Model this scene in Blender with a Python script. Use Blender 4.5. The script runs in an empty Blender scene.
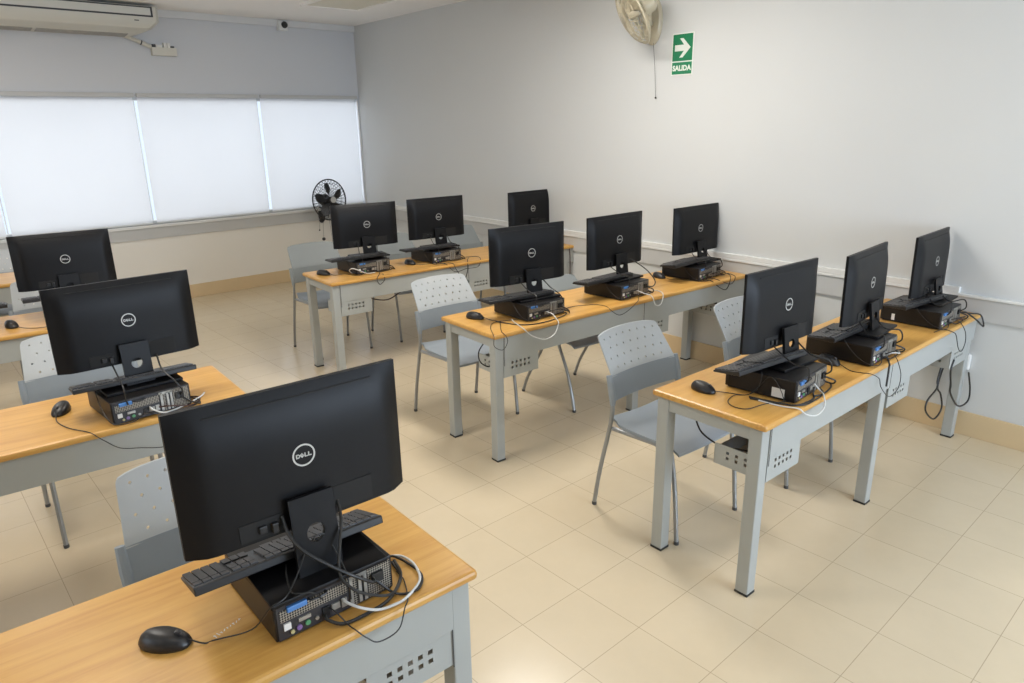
import bpy, bmesh, math, random
from mathutils import Vector, Matrix, Euler
random.seed(7)
sc = bpy.context.scene
COL = sc.collection
PI = math.pi

# ---------------------------------------------------------------- camera
YAW, PITCH, ROLL, CAMH, FPX = 0.67427, 0.30286, -0.016566, 1.8197, 701.7
def camera():
    cy, sy, cp, sp = math.cos(YAW), math.sin(YAW), math.cos(PITCH), math.sin(PITCH)
    f = Vector((sy*cp, cy*cp, -sp)); r = Vector((cy, -sy, 0)); u = r.cross(f)
    cr, sr = math.cos(ROLL), math.sin(ROLL)
    r2 = r*cr + u*sr; u2 = u*cr - r*sr
    cam = bpy.data.cameras.new('camera'); ob = bpy.data.objects.new('camera', cam)
    COL.objects.link(ob)
    m = Matrix((r2, u2, -f)).transposed().to_4x4(); m.translation = (0, 0, CAMH)
    ob.matrix_world = m
    cam.sensor_width = 36.0; cam.sensor_fit = 'HORIZONTAL'; cam.lens = 36.0*FPX/1024.0
    cam.clip_start = 0.05; cam.clip_end = 60
    sc.camera = ob
camera()
sc.view_settings.view_transform = 'Standard'; sc.view_settings.look = 'None'
sc.view_settings.gamma = 1.0; sc.view_settings.use_curve_mapping = False
sc.view_settings.exposure = 0.0
sc.cycles.use_denoising = True
sc.cycles.max_bounces = 8; sc.cycles.diffuse_bounces = 5; sc.cycles.glossy_bounces = 3
sc.cycles.sample_clamp_indirect = 6.0
sc.cycles.caustics_reflective = False; sc.cycles.caustics_refractive = False

# ---------------------------------------------------------------- sky and daylight
w = bpy.data.worlds.new('world'); sc.world = w; w.use_nodes = True
w.node_tree.nodes['Background'].inputs[0].default_value = (0.75, 0.85, 1.0, 1)
w.node_tree.nodes['Background'].inputs[1].default_value = 1.25

def area_light(name, loc, direction, sx, sy, power, color):
    l = bpy.data.lights.new(name, 'AREA'); l.shape = 'RECTANGLE'; l.size = sx; l.size_y = sy
    l.energy = power; l.color = color
    o = bpy.data.objects.new(name, l); COL.objects.link(o)
    o.location = loc; o.rotation_euler = Vector(direction).to_track_quat('-Z', 'Z').to_euler()
    return o
# daylight outside the blinds of the window wall
area_light('daylight_window_side', (1.2, 9.1, 1.5), (0.06, -1, 0), 7.0, 1.9, 88, (1.0, 0.985, 0.985))
# daylight through the openings behind the camera and on the left
area_light('daylight_rear_opening', (2.9, -2.78, 1.45), (0, 1, 0), 2.6, 1.5, 195, (0.70, 0.82, 1.0))
area_light('daylight_left_opening', (-3.78, 2.0, 1.55), (1, 0, 0), 3.2, 1.4, 55, (0.78, 0.88, 1.0))
LAMP_STRENGTH = 18.5

# ---------------------------------------------------------------- materials
MATS = {}
def mat(name, color, rough=0.5, metal=0.0, spec=0.5, noise=0.0, nscale=8.0, bump=0.0, bscale=60.0, coat=0.0):
    if name in MATS: return MATS[name]
    m = bpy.data.materials.new(name); m.use_nodes = True; MATS[name] = m
    nt = m.node_tree; b = nt.nodes['Principled BSDF']
    b.inputs['Base Color'].default_value = (*color, 1); b.inputs['Roughness'].default_value = rough
    b.inputs['Metallic'].default_value = metal; b.inputs['Specular IOR Level'].default_value = spec
    b.inputs['Coat Weight'].default_value = coat
    tc = nt.nodes.new('ShaderNodeTexCoord')
    n = nt.nodes.new('ShaderNodeTexNoise'); n.inputs['Scale'].default_value = nscale; n.inputs['Detail'].default_value = 4
    nt.links.new(tc.outputs['Object'], n.inputs['Vector'])
    mr = nt.nodes.new('ShaderNodeMapRange'); mr.inputs['To Min'].default_value = 1-noise; mr.inputs['To Max'].default_value = 1+noise
    nt.links.new(n.outputs['Fac'], mr.inputs['Value'])
    mx = nt.nodes.new('ShaderNodeMix'); mx.data_type = 'RGBA'; mx.blend_type = 'MULTIPLY'; mx.inputs['Factor'].default_value = 1
    mx.inputs['A'].default_value = (*color, 1); nt.links.new(mr.outputs['Result'], mx.inputs['B'])
    nt.links.new(mx.outputs['Result'], b.inputs['Base Color'])
    if bump:
        n2 = nt.nodes.new('ShaderNodeTexNoise'); n2.inputs['Scale'].default_value = bscale; n2.inputs['Detail'].default_value = 3
        nt.links.new(tc.outputs['Object'], n2.inputs['Vector'])
        bp = nt.nodes.new('ShaderNodeBump'); bp.inputs['Strength'].default_value = bump; bp.inputs['Distance'].default_value = 0.002
        nt.links.new(n2.outputs['Fac'], bp.inputs['Height']); nt.links.new(bp.outputs['Normal'], b.inputs['Normal'])
    return m

WALL = mat('wall_paint', (0.625, 0.64, 0.64), 0.6, noise=0.02, nscale=1.5, bump=0.15, bscale=25, spec=0.3)
WALLC = mat('lower_cream_paint', (0.80, 0.775, 0.72), 0.6, noise=0.02, nscale=1.5, bump=0.15, bscale=25, spec=0.3)
WALLB = mat('window_wall_paint', (0.62, 0.64, 0.675), 0.6, noise=0.02, nscale=1.5, bump=0.15, bscale=25, spec=0.3)
CEIL = mat('ceiling_paint', (0.92, 0.905, 0.885), 0.8, noise=0.02, nscale=2)
SKIRT = mat('skirting_tile', (0.66, 0.51, 0.31), 0.35, noise=0.08, nscale=5)
TRUNK = mat('dado_board', (0.52, 0.525, 0.52), 0.5, noise=0.03, nscale=4)
TRUNKW = mat('white_trunking', (0.72, 0.73, 0.72), 0.4, noise=0.01)
GREY = mat('grey_table_paint', (0.375, 0.392, 0.38), 0.38, noise=0.04, nscale=6, spec=0.5)
SEAM = mat('panel_joint', (0.05, 0.05, 0.05), 0.7)
CAP = mat('black_rubber', (0.02, 0.02, 0.02), 0.6)
CAPG = mat('grey_rubber', (0.07, 0.07, 0.07), 0.6)
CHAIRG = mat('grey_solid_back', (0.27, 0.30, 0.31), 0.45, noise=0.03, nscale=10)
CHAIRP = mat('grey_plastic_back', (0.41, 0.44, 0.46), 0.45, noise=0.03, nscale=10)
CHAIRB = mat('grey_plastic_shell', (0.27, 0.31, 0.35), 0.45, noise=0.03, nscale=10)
TUBE = mat('chair_metal', (0.30, 0.31, 0.31), 0.35, metal=0.5, noise=0.04)
BLK = mat('black_plastic', (0.013, 0.013, 0.014), 0.38, noise=0.1, nscale=20)
BLKM = mat('monitor_plastic', (0.005, 0.005, 0.006), 0.42, spec=0.24, noise=0.1, nscale=30, bump=0.1, bscale=900)
BLKD = mat('recess_shade_black', (0.004, 0.004, 0.004), 0.7)  # black that stands for shade in the monitor slot and recesses
CASE = mat('pc_case', (0.009, 0.008, 0.008), 0.38, spec=0.35, noise=0.1, nscale=20)
KEY = mat('key_plastic', (0.045, 0.045, 0.048), 0.42, noise=0.05)
SCRN = mat('screen_glass', (0.006, 0.006, 0.008), 0.12)
LOGO = mat('logo_silver', (0.55, 0.55, 0.53), 0.35, metal=0.3)
CABLE = mat('black_cable', (0.014, 0.014, 0.014), 0.45)
CABLEB = mat('brown_cable', (0.05, 0.02, 0.015), 0.45)
CABLEW = mat('white_cable', (0.62, 0.63, 0.62), 0.45)
BLUE = mat('blue_plastic', (0.07, 0.22, 0.55), 0.4)
PURP = mat('purple_plastic', (0.22, 0.14, 0.35), 0.4)
GRN = mat('green_plastic', (0.10, 0.32, 0.16), 0.4)
YEL = mat('yellow_plastic', (0.55, 0.5, 0.25), 0.4)
STEEL = mat('steel', (0.42, 0.41, 0.38), 0.4, metal=0.6, noise=0.08, nscale=40)
WHT = mat('white_label', (0.75, 0.75, 0.73), 0.5)
SGREEN = mat('sign_green', (0.01, 0.20, 0.085), 0.3, noise=0.06)
SWHITE = mat('sign_white', (0.75, 0.80, 0.74), 0.3)
ACW = mat('ac_plastic', (0.62, 0.605, 0.54), 0.4, noise=0.03, nscale=3)
ACP = mat('ac_panel', (0.66, 0.66, 0.62), 0.25)
ACV = mat('ac_vent', (0.36, 0.34, 0.30), 0.5, noise=0.3, nscale=20)
DARKL = mat('dark_line', (0.03, 0.03, 0.035), 0.4)
CREAM = mat('cream_plastic', (0.50, 0.45, 0.33), 0.35, noise=0.06, nscale=10)
FANB = mat('black_fan', (0.018, 0.018, 0.02), 0.35)
ALU = mat('window_frame', (0.55, 0.57, 0.58), 0.4, metal=0.2)
PANELC = mat('ceiling_diffuser_off', (0.74, 0.71, 0.60), 0.5)

def perf_mat():
    m = bpy.data.materials.new('perforated_steel'); m.use_nodes = True; nt = m.node_tree; b = nt.nodes['Principled BSDF']
    tc = nt.nodes.new('ShaderNodeTexCoord'); v = nt.nodes.new('ShaderNodeTexVoronoi'); v.inputs['Scale'].default_value = 170
    v.inputs['Randomness'].default_value = 0.0
    sep = nt.nodes.new('ShaderNodeSeparateXYZ'); cmb = nt.nodes.new('ShaderNodeCombineXYZ')
    nt.links.new(tc.outputs['Object'], sep.inputs[0]); nt.links.new(sep.outputs[0], cmb.inputs[0]); nt.links.new(sep.outputs[2], cmb.inputs[1])
    nt.links.new(cmb.outputs[0], v.inputs['Vector'])
    r = nt.nodes.new('ShaderNodeValToRGB'); r.color_ramp.elements[0].position = 0.36; r.color_ramp.elements[1].position = 0.42
    r.color_ramp.elements[0].color = (0.008, 0.008, 0.008, 1); r.color_ramp.elements[1].color = (0.36, 0.33, 0.28, 1)
    nt.links.new(v.outputs['Distance'], r.inputs[0]); nt.links.new(r.outputs[0], b.inputs['Base Color'])
    b.inputs['Metallic'].default_value = 0.3; b.inputs['Roughness'].default_value = 0.45
    return m
PERF = perf_mat()

def wood_mat():
    m = bpy.data.materials.new('honey_wood_laminate'); m.use_nodes = True; nt = m.node_tree; b = nt.nodes['Principled BSDF']
    tc = nt.nodes.new('ShaderNodeTexCoord'); mp = nt.nodes.new('ShaderNodeMapping')
    mp.inputs['Scale'].default_value = (1.0, 13.0, 1.0); mp.inputs['Rotation'].default_value = (0, 0, 0.03)
    nt.links.new(tc.outputs['Object'], mp.inputs[0])
    n = nt.nodes.new('ShaderNodeTexNoise'); n.inputs['Scale'].default_value = 2.2; n.inputs['Detail'].default_value = 6; n.inputs['Roughness'].default_value = 0.62
    n.inputs['Distortion'].default_value = 0.5
    nt.links.new(mp.outputs[0], n.inputs['Vector'])
    r = nt.nodes.new('ShaderNodeValToRGB')
    e = r.color_ramp.elements
    e[0].position = 0.32; e[0].color = (0.52, 0.26, 0.06, 1)
    e[1].position = 0.68; e[1].color = (0.66, 0.38, 0.105, 1)
    x = e.new(0.5); x.color = (0.60, 0.33, 0.084, 1)
    nt.links.new(n.outputs['Fac'], r.inputs[0]); nt.links.new(r.outputs[0], b.inputs['Base Color'])
    b.inputs['Roughness'].default_value = 0.33; b.inputs['Specular IOR Level'].default_value = 0.45
    return m
WOOD = wood_mat()

TILE = 0.30913
def floor_mat():
    m = bpy.data.materials.new('floor_tiles'); m.use_nodes = True; nt = m.node_tree; b = nt.nodes['Principled BSDF']
    N = nt.nodes.new; L = nt.links.new
    tc = N('ShaderNodeTexCoord')
    br = N('ShaderNodeTexBrick'); br.offset = 0.0; br.squash = 1.0
    br.inputs['Scale'].default_value = 1.0; br.inputs['Brick Width'].default_value = TILE; br.inputs['Row Height'].default_value = TILE
    br.inputs['Mortar Size'].default_value = 0.0016; br.inputs['Mortar Smooth'].default_value = 0.3; br.inputs['Bias'].default_value = 0.0
    br.inputs['Color1'].default_value = (0.625, 0.525, 0.37, 1); br.inputs['Color2'].default_value = (0.607, 0.509, 0.358, 1)
    br.inputs['Mortar'].default_value = (0.40, 0.32, 0.22, 1)
    L(tc.outputs['Object'], br.inputs['Vector'])
    n = N('ShaderNodeTexNoise'); n.inputs['Scale'].default_value = 5.5; n.inputs['Detail'].default_value = 8; n.inputs['Roughness'].default_value = 0.65
    L(tc.outputs['Object'], n.inputs['Vector'])
    mr = N('ShaderNodeMapRange'); mr.inputs['From Min'].default_value = 0.3; mr.inputs['From Max'].default_value = 0.7
    mr.inputs['To Min'].default_value = 0.975; mr.inputs['To Max'].default_value = 1.02
    L(n.outputs['Fac'], mr.inputs['Value'])
    mx = N('ShaderNodeMix'); mx.data_type = 'RGBA'; mx.blend_type = 'MULTIPLY'; mx.inputs['Factor'].default_value = 1
    L(br.outputs['Color'], mx.inputs['A']); L(mr.outputs['Result'], mx.inputs['B'])
    L(mx.outputs['Result'], b.inputs['Base Color'])
    n2 = N('ShaderNodeTexNoise'); n2.inputs['Scale'].default_value = 9; n2.inputs['Detail'].default_value = 5
    L(tc.outputs['Object'], n2.inputs['Vector'])
    m2 = N('ShaderNodeMapRange'); m2.inputs['To Min'].default_value = 0.17; m2.inputs['To Max'].default_value = 0.25
    L(n2.outputs['Fac'], m2.inputs['Value']); L(m2.outputs['Result'], b.inputs['Roughness'])
    b.inputs['Specular IOR Level'].default_value = 0.5
    return m
FLOOR = floor_mat()

def emis(name, color, s):
    m = bpy.data.materials.new(name); m.use_nodes = True; nt = m.node_tree; b = nt.nodes['Principled BSDF']
    b.inputs['Base Color'].default_value = (*color, 1); b.inputs['Emission Color'].default_value = (*color, 1); b.inputs['Emission Strength'].default_value = s
    return m
def glass_mat():
    m = bpy.data.materials.new('window_glass'); m.use_nodes = True; nt = m.node_tree; nt.nodes.clear()
    o = nt.nodes.new('ShaderNodeOutputMaterial'); mix = nt.nodes.new('ShaderNodeMixShader'); t = nt.nodes.new('ShaderNodeBsdfTransparent')
    g = nt.nodes.new('ShaderNodeBsdfGlossy'); g.inputs['Roughness'].default_value = 0.02; mix.inputs[0].default_value = 0.06
    t.inputs[0].default_value = (0.97, 0.98, 0.98, 1)
    nt.links.new(t.outputs[0], mix.inputs[1]); nt.links.new(g.outputs[0], mix.inputs[2]); nt.links.new(mix.outputs[0], o.inputs[0])
    return m
GLASS = glass_mat()
def blind_mat():
    m = bpy.data.materials.new('translucent_blind_fabric'); m.use_nodes = True; nt = m.node_tree; nt.nodes.clear()
    N = nt.nodes.new; L = nt.links.new
    o = N('ShaderNodeOutputMaterial'); mix = N('ShaderNodeMixShader'); t = N('ShaderNodeBsdfTranslucent'); d = N('ShaderNodeBsdfDiffuse')
    tc = N('ShaderNodeTexCoord'); n = N('ShaderNodeTexNoise'); n.inputs['Scale'].default_value = 1.2
    L(tc.outputs['Object'], n.inputs['Vector'])
    r = N('ShaderNodeValToRGB'); r.color_ramp.elements[0].color = (0.82, 0.83, 0.845, 1); r.color_ramp.elements[1].color = (0.86, 0.87, 0.885, 1)
    L(n.outputs['Fac'], r.inputs[0]); L(r.outputs[0], t.inputs[0]); L(r.outputs[0], d.inputs[0])
    mix.inputs[0].default_value = 0.4; L(t.outputs[0], mix.inputs[1]); L(d.outputs[0], mix.inputs[2]); L(mix.outputs[0], o.inputs[0])
    return m
BLIND = blind_mat()

# ---------------------------------------------------------------- mesh helpers
def link(name, bm, m, parent=None, smooth=False, bevel=0.0):
    me = bpy.data.meshes.new(name); bmesh.ops.recalc_face_normals(bm, faces=bm.faces); bm.to_mesh(me); bm.free()
    ms = m if isinstance(m, (list, tuple)) else [m]
    for k in ms: me.materials.append(k)
    if smooth:
        for p in me.polygons: p.use_smooth = True
        if smooth == 'auto': me.set_sharp_from_angle(angle=math.radians(35))
    o = bpy.data.objects.new(name, me); COL.objects.link(o)
    if parent is not None: o.parent = parent
    if bevel:
        md = o.modifiers.new('bevel', 'BEVEL'); md.width = bevel; md.segments = 2; md.limit_method = 'ANGLE'; md.angle_limit = math.radians(40)
    return o
def box(bm, x0, x1, y0, y1, z0, z1, M=None, mi=0):
    vs = [bm.verts.new((x, y, z)) for z in (z0, z1) for y in (y0, y1) for x in (x0, x1)]
    fs = [(0, 2, 3, 1), (4, 5, 7, 6), (0, 1, 5, 4), (2, 6, 7, 3), (0, 4, 6, 2), (1, 3, 7, 5)]
    for f in fs:
        fc = bm.faces.new([vs[i] for i in f]); fc.material_index = mi
    if M is not None:
        for v in vs: v.co = M @ v.co
    return vs
def catmull(pts, k=6):
    pts = [Vector(p) for p in pts]
    if len(pts) < 3: return pts
    P = [pts[0]*2-pts[1]] + pts + [pts[-1]*2-pts[-2]]
    out = []
    for i in range(1, len(P)-2):
        a, b, c, d = P[i-1], P[i], P[i+1], P[i+2]
        for j in range(k):
            t = j/k
            out.append(0.5*((2*b) + (c-a)*t + (2*a-5*b+4*c-d)*t*t + (3*b-a-3*c+d)*t**3))
    out.append(pts[-1]); return out
def tube(bm, pts, r, n=8, sx=1.0, closed=False, caps=True):
    pts = [Vector(p) for p in pts]
    prev = None; rings = []
    N = len(pts)
    for i, p in enumerate(pts):
        if closed: t = pts[(i+1) % N]-pts[i-1]
        else: t = pts[min(i+1, N-1)]-pts[max(i-1, 0)]
        if t.length < 1e-9: t = Vector((0, 0, 1))
        t.normalize()
        if prev is None:
            a = Vector((0, 0, 1)) if abs(t.z) < 0.9 else Vector((1, 0, 0))
            u = t.cross(a).normalized()
        else:
            u = prev - t*prev.dot(t)
            u = u.normalized() if u.length > 1e-6 else t.cross(Vector((0.3, 1, 0.2))).normalized()
        prev = u; v = t.cross(u)
        rr = r[i] if isinstance(r, (list, tuple)) else r
        rings.append([bm.verts.new(p + u*math.cos(2*PI*k/n)*rr*sx + v*math.sin(2*PI*k/n)*rr) for k in range(n)])
    M = N if closed else N-1
    for i in range(M):
        A, B = rings[i], rings[(i+1) % N]
        for k in range(n): bm.faces.new((A[k], A[(k+1) % n], B[(k+1) % n], B[k]))
    if caps and not closed:
        bm.faces.new(rings[0][::-1]); bm.faces.new(rings[-1])
def lathe(bm, prof, n=24, M=None):
    rings = []
    for r, z in prof:
        rings.append([bm.verts.new((r*math.cos(2*PI*k/n), r*math.sin(2*PI*k/n), z)) for k in range(n)] if r > 1e-6 else [bm.verts.new((0, 0, z))])
    for A, B in zip(rings, rings[1:]):
        for k in range(n):
            q = [A[k % len(A)], A[(k+1) % len(A)], B[(k+1) % len(B)], B[k % len(B)]]
            q = list(dict.fromkeys(q))
            if len(q) > 2: bm.faces.new(q)
    if M is not None:
        for R in rings:
            for v in R: v.co = M @ v.co
def prism(bm, poly, d0, d1, fn):
    """poly of (u,v); fn(u,v,d) -> 3D"""
    a = [bm.verts.new(fn(u, v, d0)) for u, v in poly]; b = [bm.verts.new(fn(u, v, d1)) for u, v in poly]
    bm.faces.new(a); bm.faces.new(b[::-1]); n = len(poly)
    for i in range(n): bm.faces.new((a[i], b[i], b[(i+1) % n], a[(i+1) % n]))
def perforated(bm, xs, ys, holes, frac, sides, fn, th, mi=0):
    """sheet on grid xs*ys; cells in holes get a real hole. fn(u,v,d)->3D, d in {0,th}"""
    hx, hy = len(xs)-1, len(ys)-1
    for layer in (0.0, th):
        for i in range(hx):
            for j in range(hy):
                x0, x1, y0, y1 = xs[i], xs[i+1], ys[j], ys[j+1]; cx, cy = (x0+x1)/2, (y0+y1)/2
                ring = [(x0, y0), (cx, y0), (x1, y0), (x1, cy), (x1, y1), (cx, y1), (x0, y1), (x0, cy)]
                ov = [bm.verts.new(fn(u, v, layer)) for u, v in ring]
                if (i, j) in holes:
                    s = min(x1-x0, y1-y0)/2*frac
                    if sides == 4: hp = [(cx-s, cy-s), (cx, cy-s), (cx+s, cy-s), (cx+s, cy), (cx+s, cy+s), (cx, cy+s), (cx-s, cy+s), (cx-s, cy)]
                    else: hp = [(cx+s*math.cos(a), cy+s*math.sin(a)) for a in [math.radians(225+45*k) for k in range(8)]]
                    hv = [bm.verts.new(fn(u, v, layer)) for u, v in hp]
                    for k in range(8):
                        bm.faces.new((ov[k], ov[(k+1) % 8], hv[(k+1) % 8], hv[k])).material_index = mi
                    if layer == 0.0:
                        hw = [bm.verts.new(fn(u, v, th)) for u, v in hp]
                        for k in range(8): bm.faces.new((hv[k], hv[(k+1) % 8], hw[(k+1) % 8], hw[k])).material_index = mi
                else:
                    bm.faces.new(ov).material_index = mi
    # border walls
    def strip(pts):
        a = [bm.verts.new(fn(u, v, 0.0)) for u, v in pts]; b = [bm.verts.new(fn(u, v, th)) for u, v in pts]
        for k in range(len(pts)-1): bm.faces.new((a[k], a[k+1], b[k+1], b[k])).material_index = mi
    fx = []; fy = []
    for i in range(hx): fx += [xs[i], (xs[i]+xs[i+1])/2]
    fx.append(xs[-1])
    for j in range(hy): fy += [ys[j], (ys[j]+ys[j+1])/2]
    fy.append(ys[-1])
    strip([(x, ys[0]) for x in fx]); strip([(x, ys[-1]) for x in fx]); strip([(xs[0], y) for y in fy]); strip([(xs[-1], y) for y in fy])
    bmesh.ops.remove_doubles(bm, verts=bm.verts, dist=1e-5)
def lin(a, b, n): return [a+(b-a)*i/n for i in range(n+1)]
def thing(name, label, cat, loc=(0, 0, 0), rz=0.0, group=None):
    o = bpy.data.objects.new(name, None); COL.objects.link(o); o.empty_display_size = 0.05
    o.location = loc; o.rotation_euler = (0, 0, rz); o['label'] = label; o['category'] = cat
    if group: o['group'] = group
    return o
def tag(o, label, cat, group=None):
    o['label'] = label; o['category'] = cat
    if group: o['group'] = group
    return o
def struct(name, bm, m, **k):
    o = link(name, bm, m, **k); o['kind'] = 'structure'; return o
def dup(root, loc, rz, label, group=None):
    r = root.copy(); COL.objects.link(r); r.location = loc; r.rotation_euler = (0, 0, rz); r['label'] = label
    if group: r['group'] = group
    for ch in list(root.children):
        c = ch.copy(); COL.objects.link(c); c.parent = r
        for g in list(ch.children):
            d = g.copy(); COL.objects.link(d); d.parent = c
    return r
def text_mesh(bm, s, size, fn, d0, d1, bold=0.0, align='CENTER'):
    cu = bpy.data.curves.new('lettering', 'FONT'); cu.body = s; cu.size = size; cu.align_x = align; cu.align_y = 'CENTER'
    cu.extrude = 0.5; cu.offset = bold; cu.resolution_u = 3
    o = bpy.data.objects.new('lettering', cu)
    me = bpy.data.meshes.new_from_object(o)
    t = bmesh.new(); t.from_mesh(me)
    mp = {}
    for v in t.verts: mp[v] = bm.verts.new(fn(v.co.x, v.co.y, d0 if v.co.z < 0 else d1))
    for f in t.faces:
        try: bm.faces.new([mp[v] for v in f.verts])
        except ValueError: pass
    t.free(); bpy.data.objects.remove(o); bpy.data.meshes.remove(me); bpy.data.curves.remove(cu)

# ---------------------------------------------------------------- room shell
XR, AR = 4.5112, -0.02355          # right wall: X = XR + AR*Y
YB, BB = 8.1037, 0.06227           # window wall: Y = YB + BB*X
ZC = 2.955
XL, YF = -3.6, -2.6
def rx(y): return XR + AR*y
def by(x): return YB + BB*x
xc = (XR + AR*YB)/(1-AR*BB); yc = by(xc)
def poly_slab(bm, pts, z0, z1):
    a = [bm.verts.new((x, y, z0)) for x, y in pts]; b = [bm.verts.new((x, y, z1)) for x, y in pts]
    bm.faces.new(a[::-1]); bm.faces.new(b); n = len(pts)
    for i in range(n): bm.faces.new((a[i], a[(i+1) % n], b[(i+1) % n], b[i]))
T = 0.12
corners = [(XL, YF), (rx(YF), YF), (xc, yc), (XL, by(XL))]
# floor, its own axes turned with the tiles
th = 0.05314; fc = Vector((1.7288, 1.4277, 0))
bm = bmesh.new()
loc = []
for x, y in [(XL-T, YF-T), (rx(YF)+T, YF-T), (xc+T, yc+T), (XL-T, by(XL)+T)]:
    d = Vector((x, y, 0))-fc; loc.append((d.x*math.cos(th)+d.y*math.sin(th), -d.x*math.sin(th)+d.y*math.cos(th)))
poly_slab(bm, loc, -0.1, 0.0)
fl = struct('floor', bm, FLOOR); fl.location = fc; fl.rotation_euler = (0, 0, th)
bm = bmesh.new(); poly_slab(bm, [(XL-T, YF-T), (rx(YF)+T, YF-T), (xc+T, yc+T), (XL-T, by(XL)+T)], ZC, ZC+0.1)
struct('ceiling', bm, CEIL)
# frames that run along the two visible walls: (along, out into the room, up)
def RW(y, d, z):                    # right wall
    return Vector((rx(y)-d, y+d*AR*0, z))
def BW(x, d, z):                    # window wall
    return Vector((x+d*BB, by(x)-d, z))
def fbox(bm, F, a0, a1, d0, d1, z0, z1):
    vs = [bm.verts.new(F(a, d, z)) for z in (z0, z1) for d in (d0, d1) for a in (a0, a1)]
    for f in [(0, 2, 3, 1), (4, 5, 7, 6), (0, 1, 5, 4), (2, 6, 7, 3), (0, 4, 6, 2), (1, 3, 7, 5)]: bm.faces.new([vs[i] for i in f])
bm = bmesh.new(); fbox(bm, RW, YF-T, yc+T, 0, -T, 0, ZC); struct('wall_right', bm, WALL)
bm = bmesh.new(); box(bm, XL-T, XL, YF-T, 0.4, 0, ZC); box(bm, XL-T, XL, 3.6, by(XL)+T, 0, ZC)
box(bm, XL-T, XL, 0.4, 3.6, 0, 0.85); box(bm, XL-T, XL, 0.4, 3.6, 2.25, ZC); struct('wall_left', bm, WALL)
bm = bmesh.new(); box(bm, XL, 1.6, YF-T, YF, 0, ZC); box(bm, 4.2, rx(YF), YF-T, YF, 0, ZC); box(bm, 1.6, 4.2, YF-T, YF, 0, 0.7); box(bm, 1.6, 4.2, YF-T, YF, 2.2, ZC)
struct('wall_front', bm, WALL)
for nm, pts in (('window_5', ((1.6, 4.2, YF-0.07, YF-0.05, 0.7, 2.2))), ('window_6', (XL-0.07, XL-0.05, 0.4, 3.6, 0.85, 2.25))):
    x0, x1, y0, y1, z0, z1 = pts
    wn = bpy.data.objects.new(nm, None); COL.objects.link(wn); wn['kind'] = 'structure'
    bm = bmesh.new()
    if nm == 'window_5':
        for a in (1.6, 2.88, 4.15): box(bm, a, a+0.05, y0-0.02, y1+0.02, z0, z1)
        box(bm, x0, x1, y0-0.02, y1+0.02, z0, z0+0.05); box(bm, x0, x1, y0-0.02, y1+0.02, z1-0.05, z1)
    else:
        for a in (0.4, 1.98, 3.55): box(bm, x0-0.02, x1+0.02, a, a+0.05, z0, z1)
        box(bm, x0-0.02, x1+0.02, y0, y1, z0, z0+0.05); box(bm, x0-0.02, x1+0.02, y0, y1, z1-0.05, z1)
    link('window_frame', bm, ALU, parent=wn)
    bm = bmesh.new(); box(bm, x0, x1, y0, y1, z0, z1); link('window_pane', bm, GLASS, parent=wn)
# window wall with one long opening
WZ0, WZ1 = 0.845, 2.125
MULL = [-2.1, -0.83, 0.455, 1.745, 3.03, 4.30]
bm = bmesh.new()
fbox(bm, BW, XL-T, xc+T, 0, -T, 0, WZ0); struct('wall_back', bm, WALLC)
bm = bmesh.new(); fbox(bm, BW, XL-T, xc+T, 0, -T, WZ1, ZC)
fbox(bm, BW, XL-T, MULL[0], 0, -T, WZ0, WZ1); fbox(bm, BW, MULL[-1]-0.01, xc+T, 0, -T, WZ0, WZ1)
struct('wall_back', bm, WALLB)
for i in range(5):
    a, b = MULL[i], MULL[i+1]
    wn = bpy.data.objects.new('window_%d' % (5-i) if i else 'window_7', None)
    COL.objects.link(wn); wn['kind'] = 'structure'
    bm = bmesh.new()
    fbox(bm, BW, a+0.0, a+0.004, -0.07, -0.06, WZ0, WZ1); fbox(bm, BW, b-0.004, b, -0.07, -0.06, WZ0, WZ1)
    fbox(bm, BW, a, b, -0.09, -0.04, WZ0, WZ0+0.035); fbox(bm, BW, a, b, -0.09, -0.04, WZ1-0.035, WZ1)
    link('window_frame', bm, ALU, parent=wn)
    bm = bmesh.new(); fbox(bm, BW, a+0.004, b-0.004, -0.07, -0.064, WZ0+0.03, WZ1-0.03); link('window_pane', bm, GLASS, parent=wn)
# dado board and cap rail on both walls, skirting
bm = bmesh.new(); fbox(bm, RW, YF, yc, 0, 0.018, 0.700, 0.826); struct('trim_1', bm, TRUNK)
bm = bmesh.new(); fbox(bm, RW, YF, yc, 0, 0.028, 0.826, 0.842); struct('trim_2', bm, TRUNKW, bevel=0.003)
bm = bmesh.new(); fbox(bm, BW, XL, xc, 0, 0.018, 0.700, 0.815); struct('trim_3', bm, TRUNK)
bm = bmesh.new(); fbox(bm, BW, XL, xc, -0.04, 0.035, 0.815, 0.845); struct('trim_4', bm, TRUNKW, bevel=0.003)
bm = bmesh.new(); fbox(bm, RW, YF, yc, 0, 0.012, 0, 0.146); struct('baseboard_right', bm, SKIRT, bevel=0.002)
bm = bmesh.new(); fbox(bm, BW, XL, xc, 0, 0.012, 0, 0.146); struct('baseboard_back', bm, SKIRT, bevel=0.002)
bm = bmesh.new(); fbox(bm, BW, XL, xc, 0, 0.03, 2.885, ZC); struct('trim_5', bm, mat('cornice', (0.68, 0.69, 0.70), 0.6), bevel=0.004)
# white cable trunking on the cap rail, ends above the nearest right table
bm = bmesh.new(); fbox(bm, RW, 1.455, yc-0.3, 0.0, 0.026, 0.842, 0.878)
o = link('cable_trunking', bm, TRUNKW, bevel=0.003); tag(o, 'white plastic cable trunking running along the right wall above the grey board', 'trunking')

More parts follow.
